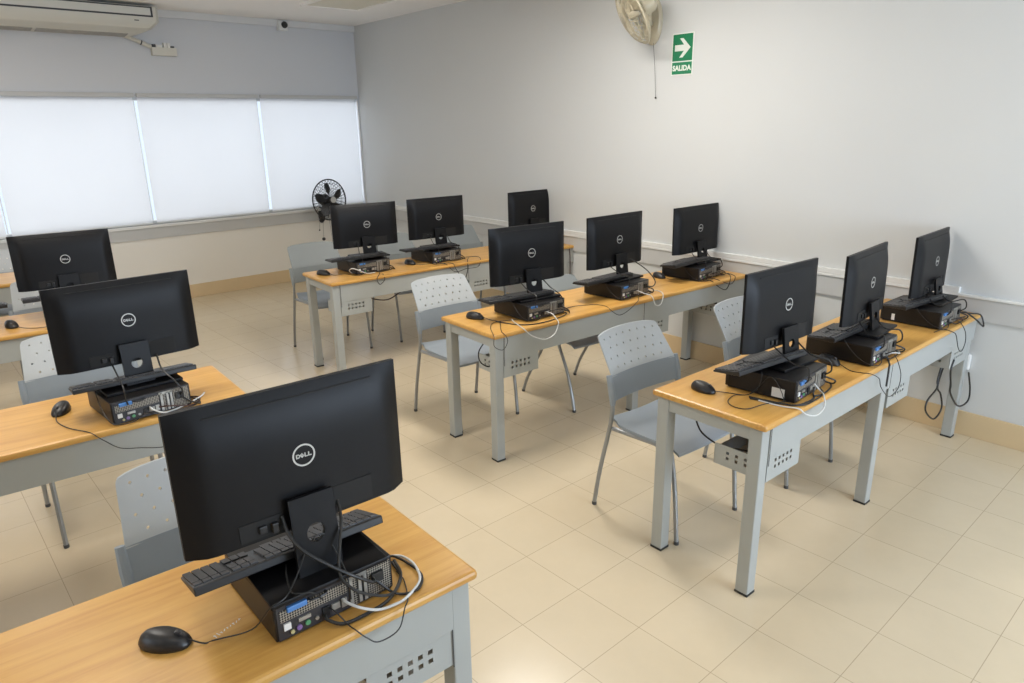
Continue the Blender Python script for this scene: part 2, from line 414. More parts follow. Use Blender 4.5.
# roller blinds
bl_names = ['far-left white roller blind, mostly outside the picture', 'white roller blind left of the widest one, cut by the picture edge', 'white roller blind under the air conditioner, behind the far-left monitor',
            'middle white roller blind between two bright gaps', 'right-hand white roller blind beside the corner, behind the black fan']
for i in range(1, 5):
    a, b = MULL[i]+0.020, MULL[i+1]-0.020
    if i == 4: b = MULL[5]-0.03
    t = thing('roller_blind', bl_names[i], 'blind', BW((a+b)/2, 0, WZ0), math.atan(BB), 'white roller blinds on the long window')
    wd = (b-a)/2
    bm = bmesh.new(); box(bm, -wd, wd, 0.012, 0.014, 0.012, WZ1-WZ0+0.01); link('fabric', bm, BLIND, parent=t)
    bm = bmesh.new(); box(bm, -wd, wd, 0.006, 0.022, 0.006, 0.020); link('bottom_bar', bm, TRUNKW, parent=t)
    bm = bmesh.new(); box(bm, -wd-0.008, wd+0.008, -0.035, 0.0, WZ1-WZ0-0.005, WZ1-WZ0+0.035); link('head_box', bm, TRUNK, parent=t, bevel=0.004)
    bm = bmesh.new(); x = wd+0.006
    if i == 4:
        tube(bm, catmull([(x, -0.02, 1.25), (x+0.012, -0.025, 0.8), (x+0.02, -0.03, 0.2), (x+0.03, -0.03, 0.04), (x+0.045, -0.03, 0.01), (x+0.05, -0.03, 0.06), (x+0.025, -0.03, 0.5), (x+0.005, -0.02, 1.25)]), 0.003, 5)
        link('bead_chain', bm, WHT, parent=t)
    bm.free() if i != 4 else None

# ---------------------------------------------------------------- desks
def make_table(x0, y0, rz, L, s, label, dep=0.52, mid=1.12):
    t = thing('computer_table', label, 'table', (x0, y0, 0), rz, 'long wooden-topped grey metal computer tables')
    def X(a, b): return (a, b) if s > 0 else (-b, -a)
    bm = bmesh.new(); a, b = X(0, L); box(bm, a, b, 0, dep, 0.724, 0.75); link('tabletop', bm, WOOD, parent=t, bevel=0.009)
    for xl in (0.016, mid, L-0.075):
        for yl in (0.02, dep-0.075):
            if xl == mid and yl > 0.1: continue
            a, b = X(xl, xl+0.055)
            bm = bmesh.new(); box(bm, a, b, yl, yl+0.055, 0.008, 0.722); lg = link('leg', bm, GREY, parent=t, bevel=0.004)
            bm = bmesh.new(); box(bm, a-0.001, b+0.001, yl-0.001, yl+0.056, 0.0, 0.010); link('foot_cap', bm, CAP, parent=lg)
    for xl in (0.022, mid+0.006, L-0.069):
        a, b = X(xl, xl+0.043)
        bm = bmesh.new(); box(bm, a, b, 0.075, dep-0.075, 0.668, 0.720); link('end_rail', bm, GREY, parent=t)
    for p, q in ((0.0712, mid+0.0740), (mid+0.0745, L-0.004)):
        a, b = X(p, q)
        bm = bmesh.new(); box(bm, a, b, 0.016, 0.022, 0.597, 0.722); link('front_panel', bm, GREY, parent=t, bevel=0.001)
    for p in (0.0735, mid+0.0735):
        a, b = X(p, p+0.003); bm = bmesh.new(); box(bm, a, b, 0.0152, 0.0165, (0.56 if s > 0 else 0.485) if p < 1 else 0.597, 0.720 if s > 0 or p > 1 else 0.600); link('panel_joint', bm, SEAM, parent=t)
    a, b = X(0.071, L-0.075)
    bm = bmesh.new(); box(bm, a, b, dep-0.045, dep-0.030, 0.668, 0.720); link('rear_rail', bm, GREY, parent=t)
    for p in (0.0715, mid+0.078, L-0.325):
        bm = bmesh.new(); W = 0.245
        xs = [0, 0.045, 0.074, 0.103, 0.132, 0.161, 0.190, W]; ys = [0, 0.036, 0.063, 0.090, 0.107]
        hl = {(i, j) for i in range(1, 6) for j in (1, 2)}
        a0 = X(p, p+W)[0]
        perforated(bm, xs, ys, hl, 0.52, 4, lambda u, v, d: (a0+u, 0.0190+d, 0.491+v), 0.003)
        # end face with eight square holes, and the tray floor and other end
        for q, holed in ((p if s > 0 else p, True), (p+W-0.003, False)):
            qa = X(q, q+0.003)[0]
            yy = [0.02, 0.05, 0.09, 0.13, 0.17, 0.21, 0.25]; zz = [0, 0.022, 0.045, 0.068, 0.085]
            perforated(bm, yy, zz, {(i, j) for i in range(1, 5) for j in (1, 2)} if holed else set(), 0.55, 4, lambda u, v, d: (qa+d, u, 0.495+v), 0.003)
        box(bm, a0, a0+W, 0.022, 0.25, 0.491, 0.495); box(bm, a0, a0+W, 0.247, 0.25, 0.495, 0.56)
        link('cable_tray', bm, GREY, parent=t)
    return t
make_table(2.171, 1.248, 0.031, 2.27, 1, 'nearest right-hand computer table, three computers on it, wooden top with grey steel legs', mid=1.065)
make_table(2.131, 2.811, -0.006, 2.29, 1, 'middle right-hand computer table, second from the front, three computers on it')
make_table(2.042, 4.598, -0.012, 2.36, 1, 'farthest right-hand computer table, closest to the corner by the black fan')
TF = make_table(0.868, 1.237, 0.012, 2.27, -1, 'foreground computer table at bottom left with the biggest monitor on it')
make_table(0.850, 2.815, -0.004, 2.27, -1, 'second computer table on the left side, behind the foreground one')
make_table(0.800, 4.590, -0.004, 2.27, -1, 'third computer table on the left side, with the mouse at the picture edge')
make_table(0.800, 6.235, -0.004, 2.27, -1, 'empty farthest left table below the windows, just a strip visible')

bm = bmesh.new(); rm = random.Random(5)
for q in range(9):
    cx = -0.583+0.0075*q; cy = 0.186+0.0028*q+rm.uniform(-0.001, 0.001); hgt = (0.013 if q < 2 else 0.008)*rm.uniform(0.7, 1)
    a = rm.uniform(-0.5, 0.5)
    M_ = Matrix.Translation((cx, cy, 0.7501)) @ Matrix.Rotation(a, 4, 'Z')
    box(bm, -0.0010, 0.0010, -hgt/2, hgt/2, 0, 0.0002, M_)
    if q % 2 == 0: box(bm, -0.0028, 0.0028, hgt*0.2, hgt*0.2+0.0014, 0, 0.0002, M_)
link('scuff_mark', bm, WHT, parent=TF)['kind'] = 'stuff'
# ---------------------------------------------------------------- chairs
def chair_proto(bent, solid=False):
    t = thing('chair', '', 'chair', (0, 0, 0), 0, 'grey plastic stacking chairs')
    # seat: curved shell
    bm = bmesh.new(); nx, ny = 10, 12; G = {}
    for lay, dz in ((0, 0.0), (1, -0.012)):
        for i in range(nx+1):
            for j in range(ny+1):
                u = -1+2*i/nx; v = j/ny
                wd = 0.224+0.010*math.sin(PI*v)
                y = -0.215+0.40*v
                z = 0.462 - 0.012*math.cos(u*PI/2)**1 * (1 if v > 0.1 else 0.5) - 0.034*max(0, (0.25-v)/0.25)**2 + 0.02*max(0, (v-0.75)/0.25)**2
                rc = 1-0.06*max(0, abs(u)-0.6)/0.4*(1 if v < 0.12 or v > 0.9 else 0)
                G[lay, i, j] = bm.verts.new((u*wd*rc, y, z+dz))
    for lay in (0, 1):
        for i in range(nx):
            for j in range(ny): bm.faces.new((G[lay, i, j], G[lay, i+1, j], G[lay, i+1, j+1], G[lay, i, j+1]))
    for i in range(nx):
        for j in (0, ny): bm.faces.new((G[0, i, j], G[0, i+1, j], G[1, i+1, j], G[1, i, j]))
    for j in range(ny):
        for i in (0, nx): bm.faces.new((G[0, i, j], G[0, i, j+1], G[1, i, j+1], G[1, i, j]))
    link('seat', bm, CHAIRB, parent=t, smooth='auto')
    # lower back band wrapping the uprights
    def yb(u, z): return 0.148 + 0.24*max(0, z-0.60) + 0.46*max(0, z-0.69) + 0.022*(1-u*u)
    bm = bmesh.new(); n = 12; R = {}
    zs = [0.572, 0.60, 0.64, 0.690]
    for lay in (0, 1):
        for i in range(n+1):
            for k, z in enumerate(zs):
                u = -1+2*i/n; R[lay, i, k] = bm.verts.new((u*0.238, yb(u, z)+0.008*lay, z))
    for lay in (0, 1):
        for i in range(n):
            for k in range(3): bm.faces.new((R[lay, i, k], R[lay, i+1, k], R[lay, i+1, k+1], R[lay, i, k+1]))
    for i in range(n):
        for k in (0, 3): bm.faces.new((R[0, i, k], R[0, i+1, k], R[1, i+1, k], R[1, i, k]))
    for k in range(3):
        for i in (0, n): bm.faces.new((R[0, i, k], R[0, i, k+1], R[1, i, k+1], R[1, i, k]))
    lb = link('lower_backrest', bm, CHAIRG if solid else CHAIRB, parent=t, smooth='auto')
    for sgn in (-1, 1):
        bm = bmesh.new()
        tube(bm, [(sgn*0.240, 0.151, 0.555), (sgn*0.240, 0.152, 0.58), (sgn*0.240, 0.158, 0.62), (sgn*0.240, 0.178, 0.695)], [0.012, 0.015, 0.017, 0.014], 10, 1.0)
        link('upright_sleeve', bm, CHAIRG if solid else CHAIRB, parent=t, smooth='auto')
    # perforated upper back
    bm = bmesh.new(); nx, ny = 17, 9
    us = lin(-1, 1, nx); vs = lin(0, 1, ny)
    hl = {(i, j) for i in range(1, nx-1) for j in range(1, ny-1) if (i+j) % 2 == 0 and j % 2 == 1} | {(i, j) for i in range(1, nx-1) for j in range(1, ny-1) if j % 2 == 1 and i % 2 == 0 and False}
    hl = {(i, j) for i in range(1, nx-1) for j in range(1, ny-1) if j % 2 == 1 and ((i % 2 == 0) if (j//2) % 2 == 0 else (i % 2 == 1))}
    def fn(u, v, d):
        z = 0.684 + (0.181 if not bent else 0.105)*v
        wd = 0.228 - 0.020*v
        if v > 0.88: wd -= 0.007*((v-0.88)/0.12)**2
        z -= 0.007*abs(u)**6*max(0, v-0.8)*5 + 0.006*u*u*v
        return (u*wd, yb(u, z)+d+0.001, z)
    def fn2(u, v, d): return fn(u, v, d)
    # cells are square in u,v only after scaling: use metric coordinates
    SX, SY = 0.232, 0.186
    perforated(bm, [x*SX for x in us], [y*SY for y in vs], set() if solid else hl, 0.50, 8, lambda u, v, d: fn(u/SX, v/SY, d*1.0), 0.007)
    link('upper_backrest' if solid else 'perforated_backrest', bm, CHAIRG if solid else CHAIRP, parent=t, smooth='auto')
    for sgn in (-1, 1):
        if not bent:
            f = [(sgn*0.225, -0.240, 0.012), (sgn*0.224, -0.215, 0.25), (sgn*0.222, -0.185, 0.415), (sgn*0.222, -0.165, 0.438), (sgn*0.222, -0.13, 0.442), (sgn*0.228, 0.0, 0.440), (sgn*0.236, 0.15, 0.437)]
            r = [(sgn*0.250, 0.245, 0.012), (sgn*0.247, 0.215, 0.20), (sgn*0.242, 0.165, 0.43), (sgn*0.240, 0.152, 0.52), (sgn*0.240, 0.156, 0.60), (sgn*0.240, 0.18, 0.69)]
        else:
            f = [(sgn*0.245, -0.255, 0.012), (sgn*0.240, -0.225, 0.12), (sgn*0.232, -0.165, 0.27), (sgn*0.225, -0.09, 0.40), (sgn*0.222, -0.07, 0.430), (sgn*0.226, 0.0, 0.440), (sgn*0.236, 0.15, 0.437)]
            r = [(sgn*0.252, 0.255, 0.012), (sgn*0.248, 0.20, 0.14), (sgn*0.243, 0.10, 0.30), (sgn*0.236, 0.055, 0.40), (sgn*0.238, 0.09, 0.44), (sgn*0.240, 0.150, 0.50), (sgn*0.240, 0.156, 0.60), (sgn*0.240, 0.18, 0.69)]
        for pts in (f, r):
            bm = bmesh.new(); tube(bm, catmull(pts, 4), 0.0105, 8)
            lg = link('leg', bm, TUBE, parent=t, smooth='auto')
            bm = bmesh.new(); p = Vector(pts[0]); tube(bm, [(p.x, p.y, 0.0), (p.x, p.y, 0.016)], 0.0118, 8); link('foot_cap', bm, CAPG, parent=lg, smooth='auto')
    bm = bmesh.new(); tube(bm, [(-0.224, -0.10, 0.436), (0.224, -0.10, 0.436)], 0.009, 8); tube(bm, [(-0.232, 0.10, 0.436), (0.232, 0.10, 0.436)], 0.009, 8)
    link('under_seat_bar', bm, TUBE, parent=t, smooth='auto')
    return t
CH = chair_proto(False); CHB = chair_proto(True, True); CHS = chair_proto(False, True); used = {}
def place_chair(x, y, deg, label, p=None):
    p = p or CH
    if p.name not in used:
        used[p.name] = True; p.location = (x, y, 0); p.rotation_euler = (0, 0, math.radians(deg)); p['label'] = label; return p
    return dup(p, (x, y, 0), math.radians(deg), label)
place_chair(2.492, 1.925, 0.5, 'grey chair with perforated back at the aisle end of the nearest right table')
place_chair(3.325, 1.88, 0, 'grey chair behind the first monitor of the nearest right table, only its back edge shows')
place_chair(4.09, 2.16, 0, 'grey chair hidden behind the wall-side computers of the nearest right table')
place_chair(2.44, 3.53, 0.5, 'grey perforated chair at the aisle end of the middle right table')
place_chair(3.21, 3.325, 0, 'grey chair with curved splayed legs, half under the middle right table', CHB)
place_chair(2.395, 5.435, 0.5, 'solid-backed grey chair at the aisle end of the farthest right table, by the black fan', CHS)
place_chair(3.13, 5.42, 0, 'solid-backed grey chair between the first two monitors of the farthest right table', CHS)
place_chair(3.86, 5.42, -1, 'solid-backed grey chair right of the second monitor of the farthest right table', CHS)
place_chair(0.44, 1.86, -1, 'grey perforated chair directly behind the big foreground monitor')
place_chair(0.37, 3.69, -1, 'grey perforated chair behind the second monitor on the left')
place_chair(0.46, 5.34, -1, 'grey chair behind the third table on the left, partly under the monitor')
place_chair(0.20, 6.98, 0, 'grey perforated chair at the farthest left table below the window')

# ---------------------------------------------------------------- computers
def rear_details(cs):
    """parts on the rear face; the rear looks towards -Y"""
    bm = bmesh.new(); box(bm, 0.006, 0.286, -0.002, 0.001, 0.005, 0.089); link('rear_panel', bm, DARKL, parent=cs)
    bm = bmesh.new(); box(bm, 0.012, 0.172, -0.0035, 0.001, 0.050, 0.078); box(bm, 0.180, 0.196, -0.0035, 0.001, 0.008, 0.085); link('vent_grille', bm, PERF, parent=cs)
    bm = bmesh.new(); box(bm, 0.028, 0.074, -0.010, 0.001, 0.071, 0.084); link('blue_latch', bm, BLUE, parent=cs, bevel=0.002)
    bm = bmesh.new()
    for x in (0.176, 0.199, 0.213): box(bm, x, x+0.008, -0.006, 0.001, 0.010, 0.084)
    box(bm, 0.172, 0.222, -0.006, 0.001, 0.078, 0.086); link('expansion_slots', bm, STEEL, parent=cs)
    bm = bmesh.new(); box(bm, 0.224, 0.284, -0.0045, 0.001, 0.010, 0.085); link('power_supply', bm, PERF, parent=cs)
    bm = bmesh.new(); box(bm, 0.232, 0.262, -0.012, 0.0, 0.045, 0.070); link('power_socket', bm, BLK, parent=cs)
    for x0, x1, z0, z1, m in ((0.018, 0.034, 0.028, 0.044, WHT), (0.052, 0.080, 0.034, 0.043, STEEL), (0.108, 0.124, 0.015, 0.040, BLK), (0.130, 0.150, 0.022, 0.038, STEEL), (0.154, 0.168, 0.018, 0.040, STEEL)):
        bm = bmesh.new(); box(bm, x0, x1, -0.006, 0.0, z0, z1); link('port', bm, m, parent=cs)
    for x, z, r, m in ((0.052, 0.020, 0.0062, PURP), (0.072, 0.022, 0.0062, GRN), (0.036, 0.017, 0.0045, YEL), (0.094, 0.022, 0.0045, STEEL)):
        bm = bmesh.new(); tube(bm, [(x, -0.006, z), (x, 0.0, z)], r, 10); link('port', bm, m, parent=cs)
    bm = bmesh.new(); tube(bm, catmull([(0.080, -0.001, 0.080), (0.082, -0.010, 0.079), (0.100, -0.012, 0.078), (0.118, -0.010, 0.079), (0.120, -0.001, 0.080)]), 0.0025, 6); link('lock_loop', bm, BLK, parent=cs)
def pc_proto():
    cs = thing('desktop_computer', '', 'computer', (0, 0, 0), 0, 'black small desktop computers lying flat')
    bm = bmesh.new(); box(bm, 0, 0.292, 0, 0.285, 0.004, 0.092); link('case', bm, CASE, parent=cs, bevel=0.003)
    bm = bmesh.new(); box(bm, 0.002, 0.290, 0.285, 0.298, 0.005, 0.091); link('front_bezel', bm, BLK, parent=cs, bevel=0.004)
    for x in (0.02, 0.25):
        for y in (0.02, 0.25):
            bm = bmesh.new(); box(bm, x, x+0.02, y, y+0.02, 0, 0.005); link('rubber_foot', bm, CAP, parent=cs)
    rear_details(cs); return cs
MW, MH = 0.522, 0.325
def mon_proto():
    """origin: centre of the stand base; rear looks towards -Y; the panel centre is at (0, MY, MZ)"""
    t = thing('monitor', '', 'monitor', (0, 0, 0), 0, 'black wide monitors seen from behind')
    MY, MZ = 0.058, 0.262
    Y0 = MY+0.004
    bm = bmesh.new()
    hw, hh = MW/2, MH/2; nx, nz = 24, 14; G = {}
    for a in range(nx+1):
        for b in range(nz+1):
            u, v = -1+2*a/nx, -1+2*b/nz
            u = math.copysign(abs(u)**0.85, u)
            bulge = (0.026*min(1, (1-abs(u))/0.17)+0.004*(1-u*u))*(1-max(0, v)**3.0*0.9)
            G[0, a, b] = bm.verts.new((u*hw, Y0-bulge, MZ+v*hh)); 
            if a in (0, nx) or b in (0, nz): G[1, a, b] = bm.verts.new((u*hw, Y0+0.012, MZ+v*hh))
    for a in range(nx):
        for b in range(nz): bm.faces.new((G[0, a, b], G[0, a+1, b], G[0, a+1, b+1], G[0, a, b+1]))
    for a in range(nx):
        for b in (0, nz): bm.faces.new((G[0, a, b], G[0, a+1, b], G[1, a+1, b], G[1, a, b]))
    for b in range(nz):
        for a in (0, nx): bm.faces.new((G[0, a, b], G[0, a, b+1], G[1, a, b+1], G[1, a, b]))
    bm.faces.new([G[1, a, 0] for a in range(nx+1)] + [G[1, nx, b] for b in range(1, nz+1)] + [G[1, a, nz] for a in range(nx-1, -1, -1)] + [G[1, 0, b] for b in range(nz-1, 0, -1)])
    # panel leans back very slightly
    Mt = Matrix.Translation((0, MY, MZ)) @ Matrix.Rotation(math.radians(-1.0), 4, 'X') @ Matrix.Translation((0, -MY, -MZ))
    bmesh.ops.transform(bm, matrix=Mt, verts=bm.verts)
    h = link('housing', bm, BLKM, parent=t, smooth='auto')
    yb = Y0-0.030
    bm = bmesh.new(); box(bm, -hw+0.008, hw-0.008, Y0+0.0115, Y0+0.0135, MZ-hh+0.016, MZ+hh-0.008, Mt); link('screen', bm, SCRN, parent=t)
    bm = bmesh.new()
    for q in range(20):
        xa, xb = -0.19+0.019*q, -0.171+0.019*q; um = abs((xa+xb)/2/hw)**(1/0.8); vv = 0.139/hh
        ys = Y0-(0.026+0.004*(1-((xa+xb)/2/hw)**2))*(1-vv**3*0.9)
        box(bm, xa, xb, ys-0.0018, ys+0.004, MZ+0.1372, MZ+0.1410, Mt)
    link('vent_slot_shade', bm, BLKD, parent=t)  # dark strip on the housing, painted shade of a groove
    bm = bmesh.new(); box(bm, 0.062, 0.160, yb-0.0006, yb+0.002, MZ-hh+0.008, MZ-hh+0.068, Mt); link('port_recess_shade', bm, BLKD, parent=t)  # flat dark plates on the housing, recess shade put into their colour
    bm = bmesh.new(); box(bm, -0.155, -0.060, yb-0.0006, yb+0.002, MZ-hh+0.008, MZ-hh+0.050, Mt); link('port_recess_shade', bm, BLKD, parent=t)
    bm = bmesh.new(); box(bm, -0.115, -0.098, yb-0.008, yb, MZ-hh+0.018, MZ-hh+0.036, Mt); box(bm, -0.088, -0.074, yb-0.012, yb, MZ-hh+0.012, MZ-hh+0.036, Mt); link('video_plug', bm, BLK, parent=t, bevel=0.002)
    # emblem
    lx, lz = 0.004, MZ+0.006
    bm = bmesh.new(); n = 40; ro, ri = 0.0262, 0.0226
    def E(u, v, d): return Mt @ Vector((lx+u, yb-0.0005-d, lz+v))
    for k in range(n):
        a, b = 2*PI*k/n, 2*PI*(k+1)/n
        q = [(r*math.cos(x), r*math.sin(x)) for r, x in ((ri, a), (ro, a), (ro, b), (ri, b))]
        prism(bm, q, 0, 0.0012, E)
    bmesh.ops.remove_doubles(bm, verts=bm.verts, dist=1e-6)
    s = 0.0098/2
    def glyph(polys, cx, rot=0):
        for pl in polys:
            prism(bm, [(cx+u*math.cos(rot)-v*math.sin(rot), u*math.sin(rot)+v*math.cos(rot)) for u, v in pl], 0, 0.0012, E)
    wl = 0.0042
    glyph([[(-wl, -s), (-wl+0.0024, -s), (-wl+0.0024, s), (-wl, s)], [(-wl+0.0024, s-0.0022), (0.0008, s-0.0022), (0.0030, 0.0016), (0.0046, 0.0022), (0.0018, s), (-wl+0.0024, s)],
           [(-wl+0.0024, -s), (0.0018, -s), (0.0046, -0.0022), (0.0030, -0.0016), (0.0008, -s+0.0022), (-wl+0.0024, -s+0.0022)], [(0.0028, -0.0020), (0.0048, -0.0024), (0.0048, 0.0024), (0.0028, 0.0020)]], -0.0138)
    glyph([[(-0.0038, -s*0.85), (-0.0016, -s*0.85), (-0.0016, s*0.85), (-0.0038, s*0.85)]] + [[(-0.0016, v-0.0009), (0.0040, v-0.0009), (0.0040, v+0.0009), (-0.0016, v+0.0009)] for v in (-s*0.85+0.0009, 0, s*0.85-0.0009)], -0.0042, math.radians(38))
    for cx in (0.0052, 0.0135):
        glyph([[(-0.0034, -s), (-0.0010, -s), (-0.0010, s), (-0.0034, s)], [(-0.0010, -s), (0.0040, -s), (0.0040, -s+0.0022), (-0.0010, -s+0.0022)]], cx)
    link('logo', bm, LOGO, parent=t)
    # stand: plate neck with a round cable hole, leaning; flat base
    def NF(u, v, d):  # v along the neck (0..0.19), d thickness away from camera
        y0, z0, y1, z1 = -0.012, 0.010, 0.012, 0.205
        ln = math.hypot(y1-y0, z1-z0); cy, cz = (y1-y0)/ln, (z1-z0)/ln
        return Vector((u, y0+cy*v+cz*d, z0+cz*v-cy*d))
    bm = bmesh.new(); W2 = 0.052; hr = 0.0215; hc = 0.088; top = 0.172
    # around the hole: ring sector quads between hole circle and a square, then plates above and below
    for dd in (0.0, 0.012):
        pass
    m = 16
    sq = []
    for k in range(m):
        a = 2*PI*(k+0.5)/m; c, s_ = math.cos(a), math.sin(a); q = W2/max(abs(c), abs(s_)); sq.append((c*q, hc+s_*q))
    ci = [(hr*math.cos(2*PI*(k+0.5)/m), hc+hr*math.sin(2*PI*(k+0.5)/m)) for k in range(m)]
    for k in range(m):
        a, b = k, (k+1) % m
        prism(bm, [ci[a], sq[a], sq[b], ci[b]], 0, 0.012, NF)
    for p in ((-W2, 0, W2, hc-W2), (-W2, hc+W2, W2, top)):
        prism(bm, [(p[0], p[1]), (p[2], p[1]), (p[2], p[3]), (p[0], p[3])], 0, 0.012, NF)
    # fill the square ring's corners
    for k in range(m):
        a, b = sq[k], sq[(k+1) % m]
        if abs(abs(a[0])-abs(b[0])) > 1e-6 and abs(abs(a[1]-hc)-abs(b[1]-hc)) > 1e-6:
            c = (math.copysign(W2, a[0]+b[0]), hc+math.copysign(W2, a[1]+b[1]-2*hc))
            prism(bm, [a, c, b], 0, 0.012, NF)
    o = link('neck', bm, BLKM, parent=t)
    bm = bmesh.new(); box(bm, -0.140, 0.140, -0.064, 0.120, 0.0, 0.012); link('base', bm, BLKM, parent=t, bevel=0.003)
    return t
def kb_proto():
    t = thing('keyboard', '', 'keyboard', (0, 0, 0), 0, 'black keyboards')
    bm = bmesh.new()
    prism(bm, [(-0.064, 0.0), (0.064, 0.0), (0.064, 0.008), (-0.058, 0.020), (-0.064, 0.018)], -0.221, 0.221, lambda u, v, d: (d, u, v))
    link('case', bm, BLK, parent=t, bevel=0.003)
    # one key mesh made of rows; individual key blocks
    def zt(y): return 0.0082+0.0118*(y+0.064)/0.122
    random.seed(3)
    bm = bmesh.new()
    rows = [0.048, 0.024, 0.005, -0.014, -0.033, -0.050]    # y towards the typist is -Y of the local frame here flipped below
    for ri, ry in enumerate(rows):
        x = -0.212
        widths = [0.0185]*15 if ri != 5 else [0.024, 0.02, 0.02, 0.105, 0.02, 0.02, 0.02, 0.03]
        for wk in widths:
            if x+wk > 0.07: break
            z = zt(-ry) if False else zt(ry)
            box(bm, x+0.001, x+wk-0.0015, ry-0.0078, ry+0.0078, z-0.002, z+0.0045); x += wk
        for k in range(3):
            z = zt(ry)
            if ri in (3,): continue
            box(bm, 0.082+0.019*k, 0.082+0.019*k+0.0165, ry-0.0078, ry+0.0078, z-0.002, z+0.0045)
        for k in range(4):
            z = zt(ry)
            box(bm, 0.144+0.019*k, 0.144+0.019*k+0.0165, ry-0.0078, ry+0.0078, z-0.002, z+0.0045)
    # the typist sits on +Y: turn the keys round
    bmesh.ops.transform(bm, matrix=Matrix.Rotation(PI, 4, 'Z'), verts=bm.verts)
    link('keys', bm, KEY, parent=t)
    # it leans: the edge on the stand side is propped up on the monitor base
    Mk = Matrix.Translation((0, 0.064, 0)) @ Matrix.Rotation(math.radians(-1), 4, 'X') @ Matrix.Translation((0, -0.064, 0))
    for ch in t.children: ch.data.transform(Mk)
    return t
def mouse_proto():
    t = thing('computer_mouse', '', 'mouse', (0, 0, 0), 0, 'black computer mice')
    bm = bmesh.new(); n, m = 20, 8; rings = []
    for j in range(m+1):
        f = j/m; ring = []
        for k in range(n):
            a = 2*PI*k/n; c, s = math.cos(a), math.sin(a)
            x = 0.031*abs(c)**0.85*(1 if c > 0 else -1)*(1-0.10*max(0, -s)); y = 0.058*s
            sc_ = math.cos(f*PI/2)**0.55
            z = 0.001+0.036*math.sin(f*PI/2)*(1-0.22*(y*sc_/0.058)-0.10*(y*sc_/0.058)**2)
            ring.append(bm.verts.new((x*(sc_ if j else 0.93), y*(sc_ if j else 0.95), max(z, 0.001))))
        rings.append(ring)
    for A, B in zip(rings, rings[1:-1]):
        for k in range(n): bm.faces.new((A[k], A[(k+1) % n], B[(k+1) % n], B[k]))
    tp = bm.verts.new((0, 0, 0.037))
    for v in rings[-1]: bm.verts.remove(v)
    R = rings[-2]
    for k in range(n): bm.faces.new((R[k], R[(k+1) % n], tp))
    bm.faces.new(rings[0][::-1])
    link('shell', bm, BLK, parent=t, smooth=True)
    bm = bmesh.new(); tube(bm, [(0.004*math.cos(0), 0.030, 0.030)] + [(-0.0035, 0.030, 0.030), (0.0035, 0.030, 0.030)], 0.007, 10); link('scroll_wheel', bm, KEY, parent=t, smooth='auto')
    return t
PC = pc_proto(); MO = mon_proto(); KB = kb_proto(); MS = mouse_proto()
first = {}
def put(p, loc, deg, label):
    if p.name not in first:
        first[p.name] = 1; p.location = loc; p.rotation_euler = (0, 0, math.radians(deg)); p['label'] = label; return p
    return dup(p, loc, math.radians(deg), label)
# key: (cpu near-left corner, cpu deg), monitor (x,y,z of panel centre, deg), keyboard far-left corner, deg, mouse (x,y,deg), where
SETS = {
 'F':  ((0.378, 1.303, 2.0), (0.512, 1.416, 1.119, 0.4), (0.252, 1.512, 0), (0.192, 1.4595, -130), 'on the foreground table'),
 'L2': ((0.345, 2.838, 7.0), (0.480, 3.038, 1.098, 4.0), (0.246, 3.062, 0), (0.2135, 3.1355, 154), 'on the second left table'),
 'L3': ((0.370, 4.790, 0.0), (0.521, 4.980, 1.069, -2.0), (0.262, 4.985, 0), (0.1815, 4.7905, 195), 'on the third left table, near the window'),
 'R1a': ((2.441, 1.297, 6.0), (2.640, 1.500, 1.079, -0.5), (2.267, 1.556, -4), (2.2985, 1.6185, 180), 'on the nearest right table, aisle end'),
 'R1b': ((3.084, 1.306, 4.0), (3.345, 1.485, 1.066, 7.0), (2.966, 1.550, 2), (3.007, 1.4555, 168), 'on the nearest right table, centre'),
 'R1c': ((3.915, 1.342, 2.0), (4.188, 1.527, 1.050, 4.8), (3.781, 1.587, -4), None, 'on the nearest right table, wall end'),
 'R2a': ((2.427, 2.900, 1.0), (2.591, 3.075, 1.095, -5.0), (2.262, 3.135, -6), (2.2575, 3.1605, -156), 'on the middle right table, aisle end'),
 'R2b': ((3.168, 2.880, 5.0), (3.338, 3.087, 1.087, 2.0), (2.951, 3.085, 4), (3.871, 3.1615, 172), 'on the middle right table, centre'),
 'R2c': ((3.955, 2.890, 5.0), (4.190, 3.095, 1.072, 1.0), (3.760, 3.070, 5), None, 'on the middle right table, wall end'),
 'R3a': ((2.312, 4.730, 3.0), (2.530, 4.960, 1.080, -7.0), (2.147, 4.900, -2), (2.136, 4.922, -149), 'on the farthest right table, aisle end'),
 'R3b': ((2.965, 4.706, 4.0), (3.167, 4.930, 1.081, -3.0), (2.772, 4.890, -5), (2.829, 4.828, -169), 'on the farthest right table, centre'),
 'R3c': ((3.950, 4.740, 2.0), (4.186, 4.930, 1.063, 2.0), (3.80, 4.94, 0), None, 'on the farthest right table, wall end'),
}
MOUSE, KBD = {}, {}
